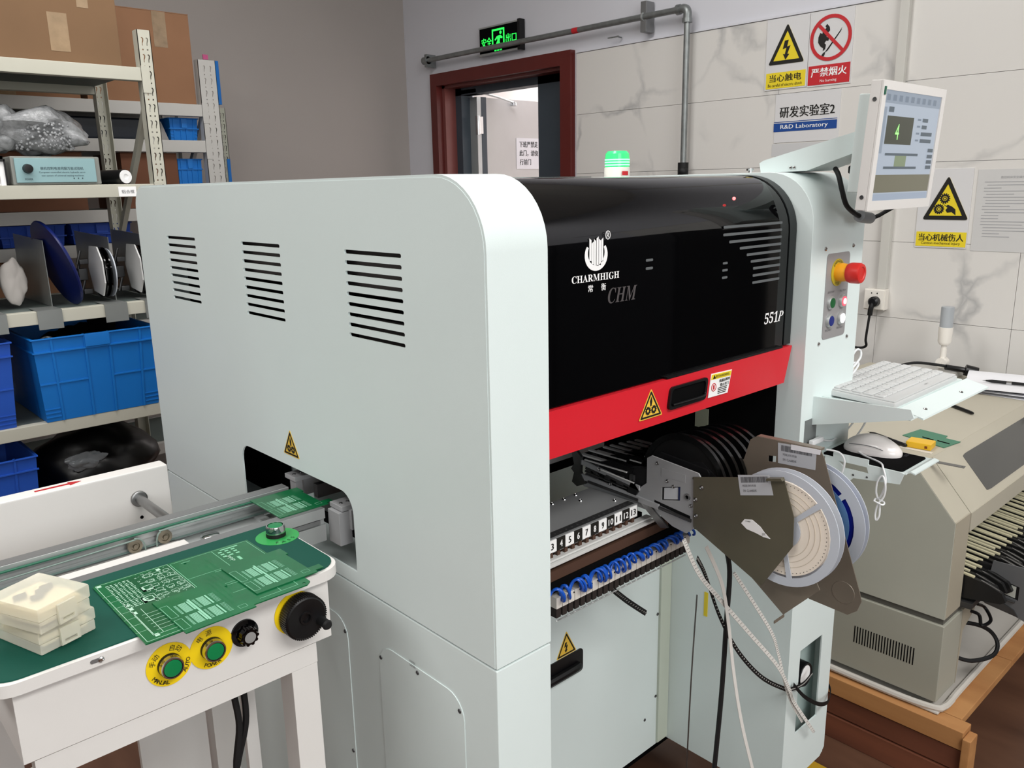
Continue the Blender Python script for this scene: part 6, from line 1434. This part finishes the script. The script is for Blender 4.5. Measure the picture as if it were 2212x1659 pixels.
obj('display', MB().prism([(-0.170, 0.432), (-0.170, 0.459), (-0.198, 0.456), (-0.198, 0.428)], 'x', x + 0.001, x + 0.004), mat('display_pale', '#b8bab2', 0.4), gf)
obj('core', MB().box(x + 0.003, x + 0.015, -0.30, -0.11, 0.41, 0.49), mat('feeder_core', '#1d1d1f', 0.5), gf)
obj('latch', MB().prism([(-0.115, 0.432), (-0.20, 0.40), (-0.21, 0.385), (-0.14, 0.395), (-0.10, 0.42)], 'x', x - 0.004, x - 0.0005).cyl((x - 0.004, -0.11, 0.425), (x - 0.004, -0.20, 0.42), 0.003, seg=8), dsteel, gf)
solo('loop_cable', MB().tube([(1.375, -0.06, 0.33), (1.43, -0.11, 0.325), (1.475, -0.14, 0.30), (1.48, -0.16, 0.27), (1.45, -0.16, 0.25), (1.40, -0.13, 0.245), (1.365, -0.10, 0.26)], 0.005, 8), rubber, 'dark cable looping out at the front of the beige machine', 'cable', loc=(1.375, -0.06, 0.33))
solo('green_tubing', MB().tube([(1.40, -0.10, 0.37), (1.43, -0.125, 0.355), (1.41, -0.14, 0.34), (1.44, -0.15, 0.345), (1.455, -0.13, 0.365), (1.43, -0.12, 0.38)], 0.004, 8), black, 'small coiled black tube under the feeder bank of the beige machine', 'tube', loc=(1.40, -0.10, 0.37))
# pallet and foam
pw_ = wood('pine', '#a87445', '#c08c58', 1.2, (9, 1.5, 12), 0.7)
pal = thing('wooden_pallet', 'pine wooden pallet under the beige machine', 'pallet', (1.7, 0.15, 0))
obj('plank', MB().box(1.213, 1.262, -0.186, 0.70, 0.124, 0.170, 0.002), pw_, pal)
obj('end_block', MB().box(1.205, 1.250, -0.205, -0.1865, 0.0, 0.160, 0.003), pw_, pal)
for i in range(3): obj('plank', MB().box(1.264 + i * 0.345, 1.606 + i * 0.345, -0.165, 0.70, 0.150, 0.1700, 0.002), pw_, pal)
redw = wood('reddish_plank', '#5a3020', '#7a4630', 1.2, (9, 1.5, 12), 0.7)
obj('stringer', MB().box(1.218, 1.262, -0.186, 0.70, 0.066, 0.120, 0.002), redw, pal)
obj('stringer', MB().box(1.215, 1.26, -0.186, 0.70, 0.0, 0.062, 0.002), redw, pal)
obj('runner', MB().box(1.262, 2.3, -0.06, 0.0, 0.0, 0.148, 0.002), redw, pal)
obj('stringer', MB().box(2.25, 2.3, -0.165, 0.70, 0.0, 0.120, 0.002), redw, pal)
solo('foam_sheet', MB().box(1.237, 2.28, -0.122, 0.62, 0.171, 0.1775, 0.003).tube([(1.242, 0.6, 0.179), (1.236, 0.2, 0.181), (1.238, -0.02, 0.180), (1.246, -0.108, 0.182), (1.262, -0.124, 0.183), (1.30, -0.127, 0.183), (1.40, -0.124, 0.182), (2.2, -0.124, 0.182)], 0.0080, 8), mat('foam_white', '#c4bfb8', 0.7, var=0.06), 'white foam sheet between the beige machine and the pallet', 'foam', loc=(1.7, 0.2, 0.172))

# things on the beige machine
ZT2 = 0.7487
def pen(label, a, b_, m1=black, tip=True):
    a = V(a); b_ = V(b_); d = (b_ - a).normalized(); L = (b_ - a).length
    r = thing('pen', label, 'pen', tuple(a))
    obj('barrel', MB().lathe([(0.0022, L * 0.02), (0.0048, L * 0.14), (0.005, L * 0.45), (0.0045, L * 0.97), (0.003, L)], a, d, 14), m1, r)
    obj('tip', MB().lathe([(0.0004, -0.006), (0.0012, 0), (0.0035, L * 0.10)], a, d, 10), chrome, r)
    obj('band', MB().lathe([(0.0054, L * 0.42), (0.0054, L * 0.52)], a, d, 14), chrome, r)
    return r
pen('black pen lying near the green circuit board, by the mouse', (1.416, 0.167, ZT2 + 0.0052), (1.369, 0.056, ZT2 + 0.0052))
pen('black pen lying on the beige cover under the keyboard tray', (1.93, 0.27, ZT2 + 0.0052), (1.777, 0.046, ZT2 + 0.0052))
pa = thing('paper_stack', 'crumpled sheets of white paper on the beige machine by the wall', 'papers', (2.15, 0.08, ZT2))
for k in range(3):
    mb = MB(); n_ = 8
    ca, sa = math.cos(0.12 * k), math.sin(0.12 * k)
    vs = []
    for i in range(n_ + 1):
        for j in range(n_ + 1):
            x = i / n_ * 0.20; y = (j / n_ - 0.5) * 0.25
            zz = 0.0008 + k * 0.006 + 0.004 * k * math.sin(i * 0.9 + k) ** 2 + (0.03 * k / 2 * max(0, (i / n_ - 0.6)) * 1.6)
            vs.append((2.035 + x * ca - y * sa, 0.035 + x * sa + y * ca - 0.0 , ZT2 + zz))
    fs = [(i * (n_ + 1) + j, i * (n_ + 1) + j + 1, (i + 1) * (n_ + 1) + j + 1, (i + 1) * (n_ + 1) + j) for i in range(n_) for j in range(n_)]
    obj('sheet', mb.add(vs, fs), paper, pa)
pen('black and silver pen on the crumpled papers', (2.13, 0.135, ZT2 + 0.022), (2.16, 0.0, ZT2 + 0.022))
GB_OUT = [(1.461, 0.103), (1.543, 0.092), (1.53, 0.021), (1.508, 0.019), (1.504, -0.004), (1.502, -0.02), (1.426, -0.009)]
gp = thing('green_board', 'small green circuit board on the beige machine behind the yellow block', 'circuit board', (1.49, 0.04, ZT2))
obj('substrate', MB().prism(GB_OUT, 'z', ZT2, ZT2 + 0.0016), mat('pcb_muted', '#3f7a60', 0.45, var=0.05), gp)
obj('edge_slots', MB().prism([(1.482, 0.063), (1.474, 0.033), (1.466, 0.03), (1.474, 0.06)], 'z', ZT2 + 0.0016, ZT2 + 0.0019).prism([(1.476, 0.025), (1.469, -0.006), (1.461, -0.009), (1.468, 0.022)], 'z', ZT2 + 0.0016, ZT2 + 0.0019), matte, gp)
yb = thing('yellow_block', 'small yellow plastic block between the pen and the green board', 'block', (1.40, 0.035, ZT2))
yb.rotation_euler = (0, 0, 0.12)
obj('block', MB().box(-0.022, 0.022, -0.028, 0.028, 0, 0.015, 0.0015), mat('yellow_plastic', '#e8b72c', 0.4), yb, local=True)
obj('hole', MB().box(-0.0226, -0.0215, -0.02, -0.014, 0.004, 0.010), mat('hole_brown', '#7a3d10', 0.6), yb, local=True)
ru = thing('steel_ruler', 'narrow steel ruler overhanging the front of the beige machine', 'ruler', (1.30, 0.0, ZT2))
obj('blade', MB().plate([(1.292, 0.11), (1.304, 0.112), (1.322, -0.094), (1.306, -0.096)], [circ(1.313, -0.090, 0.0022, 8)], 'z', ZT2 + 0.0001, ZT2 + 0.0012), steel, ru)
solo('thin_strip', MB().box(1.36, 1.372, -0.005, 0.07, ZT2, ZT2 + 0.001), mat('strip_cream', '#d8d0c4', 0.6), 'thin cream paper strip lying left of the yellow block', 'strip', loc=(1.366, 0.03, ZT2))
lm = thing('signal_lamp', 'slim cream signal lamp standing on the beige machine by the wall', 'lamp', (2.2, 0.29, ZT2))
obj('base', MB().lathe([(0.022, 0), (0.022, 0.006), (0.010, 0.010)], (2.2, 0.287, ZT2), (0, 0, 1), 24), offw, lm)
obj('pivot', MB().cyl((2.184, 0.287, 0.795), (2.216, 0.287, 0.795), 0.0165).cyl((2.2, 0.287, 0.757), (2.2, 0.287, 0.80), 0.010).cyl((2.183, 0.287, 0.795), (2.181, 0.287, 0.795), 0.004), offw, lm)
obj('stem', MB().cyl((2.2, 0.287, 0.80), (2.2, 0.287, 0.84), 0.0095).cyl((2.2, 0.287, 0.838), (2.2, 0.287, 0.856), 0.0082), offw, lm)
obj('lamp_holder', MB().lathe([(0.014, 0), (0.020, 0.01), (0.0215, 0.058)], (2.2, 0.287, 0.853), (0, 0, 1), 28), offw, lm)
obj('lamp_lens', MB().lathe([(0.0195, 0), (0.0195, 0.062), (0.0185, 0.066), (0, 0.066)], (2.2, 0.287, 0.911), (0, 0, 1), 28), mat('lens_grey', '#b6bbc0', 0.3, trans=0.2), lm)
pl2 = thing('loose_power_plug', 'black power plug and cord lying on the beige machine below the lamp', 'plug', (2.2, 0.2, 0.76))
obj('cord', MB().tube([(2.0, 0.36, 0.80), (2.08, 0.33, 0.806), (2.15, 0.29, 0.795), (2.19, 0.25, 0.785)], 0.0045, 8), rubber, pl2)
obj('plug_body', MB().tube([(2.17, 0.265, 0.787), (2.20, 0.235, 0.78), (2.215, 0.21, 0.775)], 0.009, 10).cyl((2.21, 0.22, 0.778), (2.225, 0.188, 0.77), 0.018), black, pl2)
solo('cable_support_box', MB().box(1.95, 2.26, 0.24, 0.42, ZT2, 0.772, 0.003), mat('clear_tray', '#b9b7b2', 0.3), 'shallow pale tray under the loose power plug', 'tray', loc=(2.1, 0.3, ZT2)) 
# unseen dark cabinet added to darken the hood reflection
kb_ = thing('hood_reflection_cabinet', 'dark cabinet shape added out of view for the black hood to mirror', 'cabinet', (2.0, -2.0, 0))
obj('body', MB().box(1.75, 2.335, -3.3, -0.95, 0.02, 1.55, 0.004), mat('hood_reflection_dark', '#202124', 0.6), kb_)
for i in range(4): obj('door', MB().box(1.738, 1.75, -3.29 + i * 0.585, -2.715 + i * 0.585, 0.05, 1.53, 0.003), mat('hood_reflection_door', '#1b1c1f', 0.6), kb_)
# floor marking
solo('floor_marking', MB().box(0.98, 1.10, -0.05, 0.2, 0.0, 0.0012), mat('floor_yellow', '#b08a1c', 0.6), 'yellow marking tape on the brown floor by the machine foot', 'floor tape', loc=(1.04, 0.07, 0))
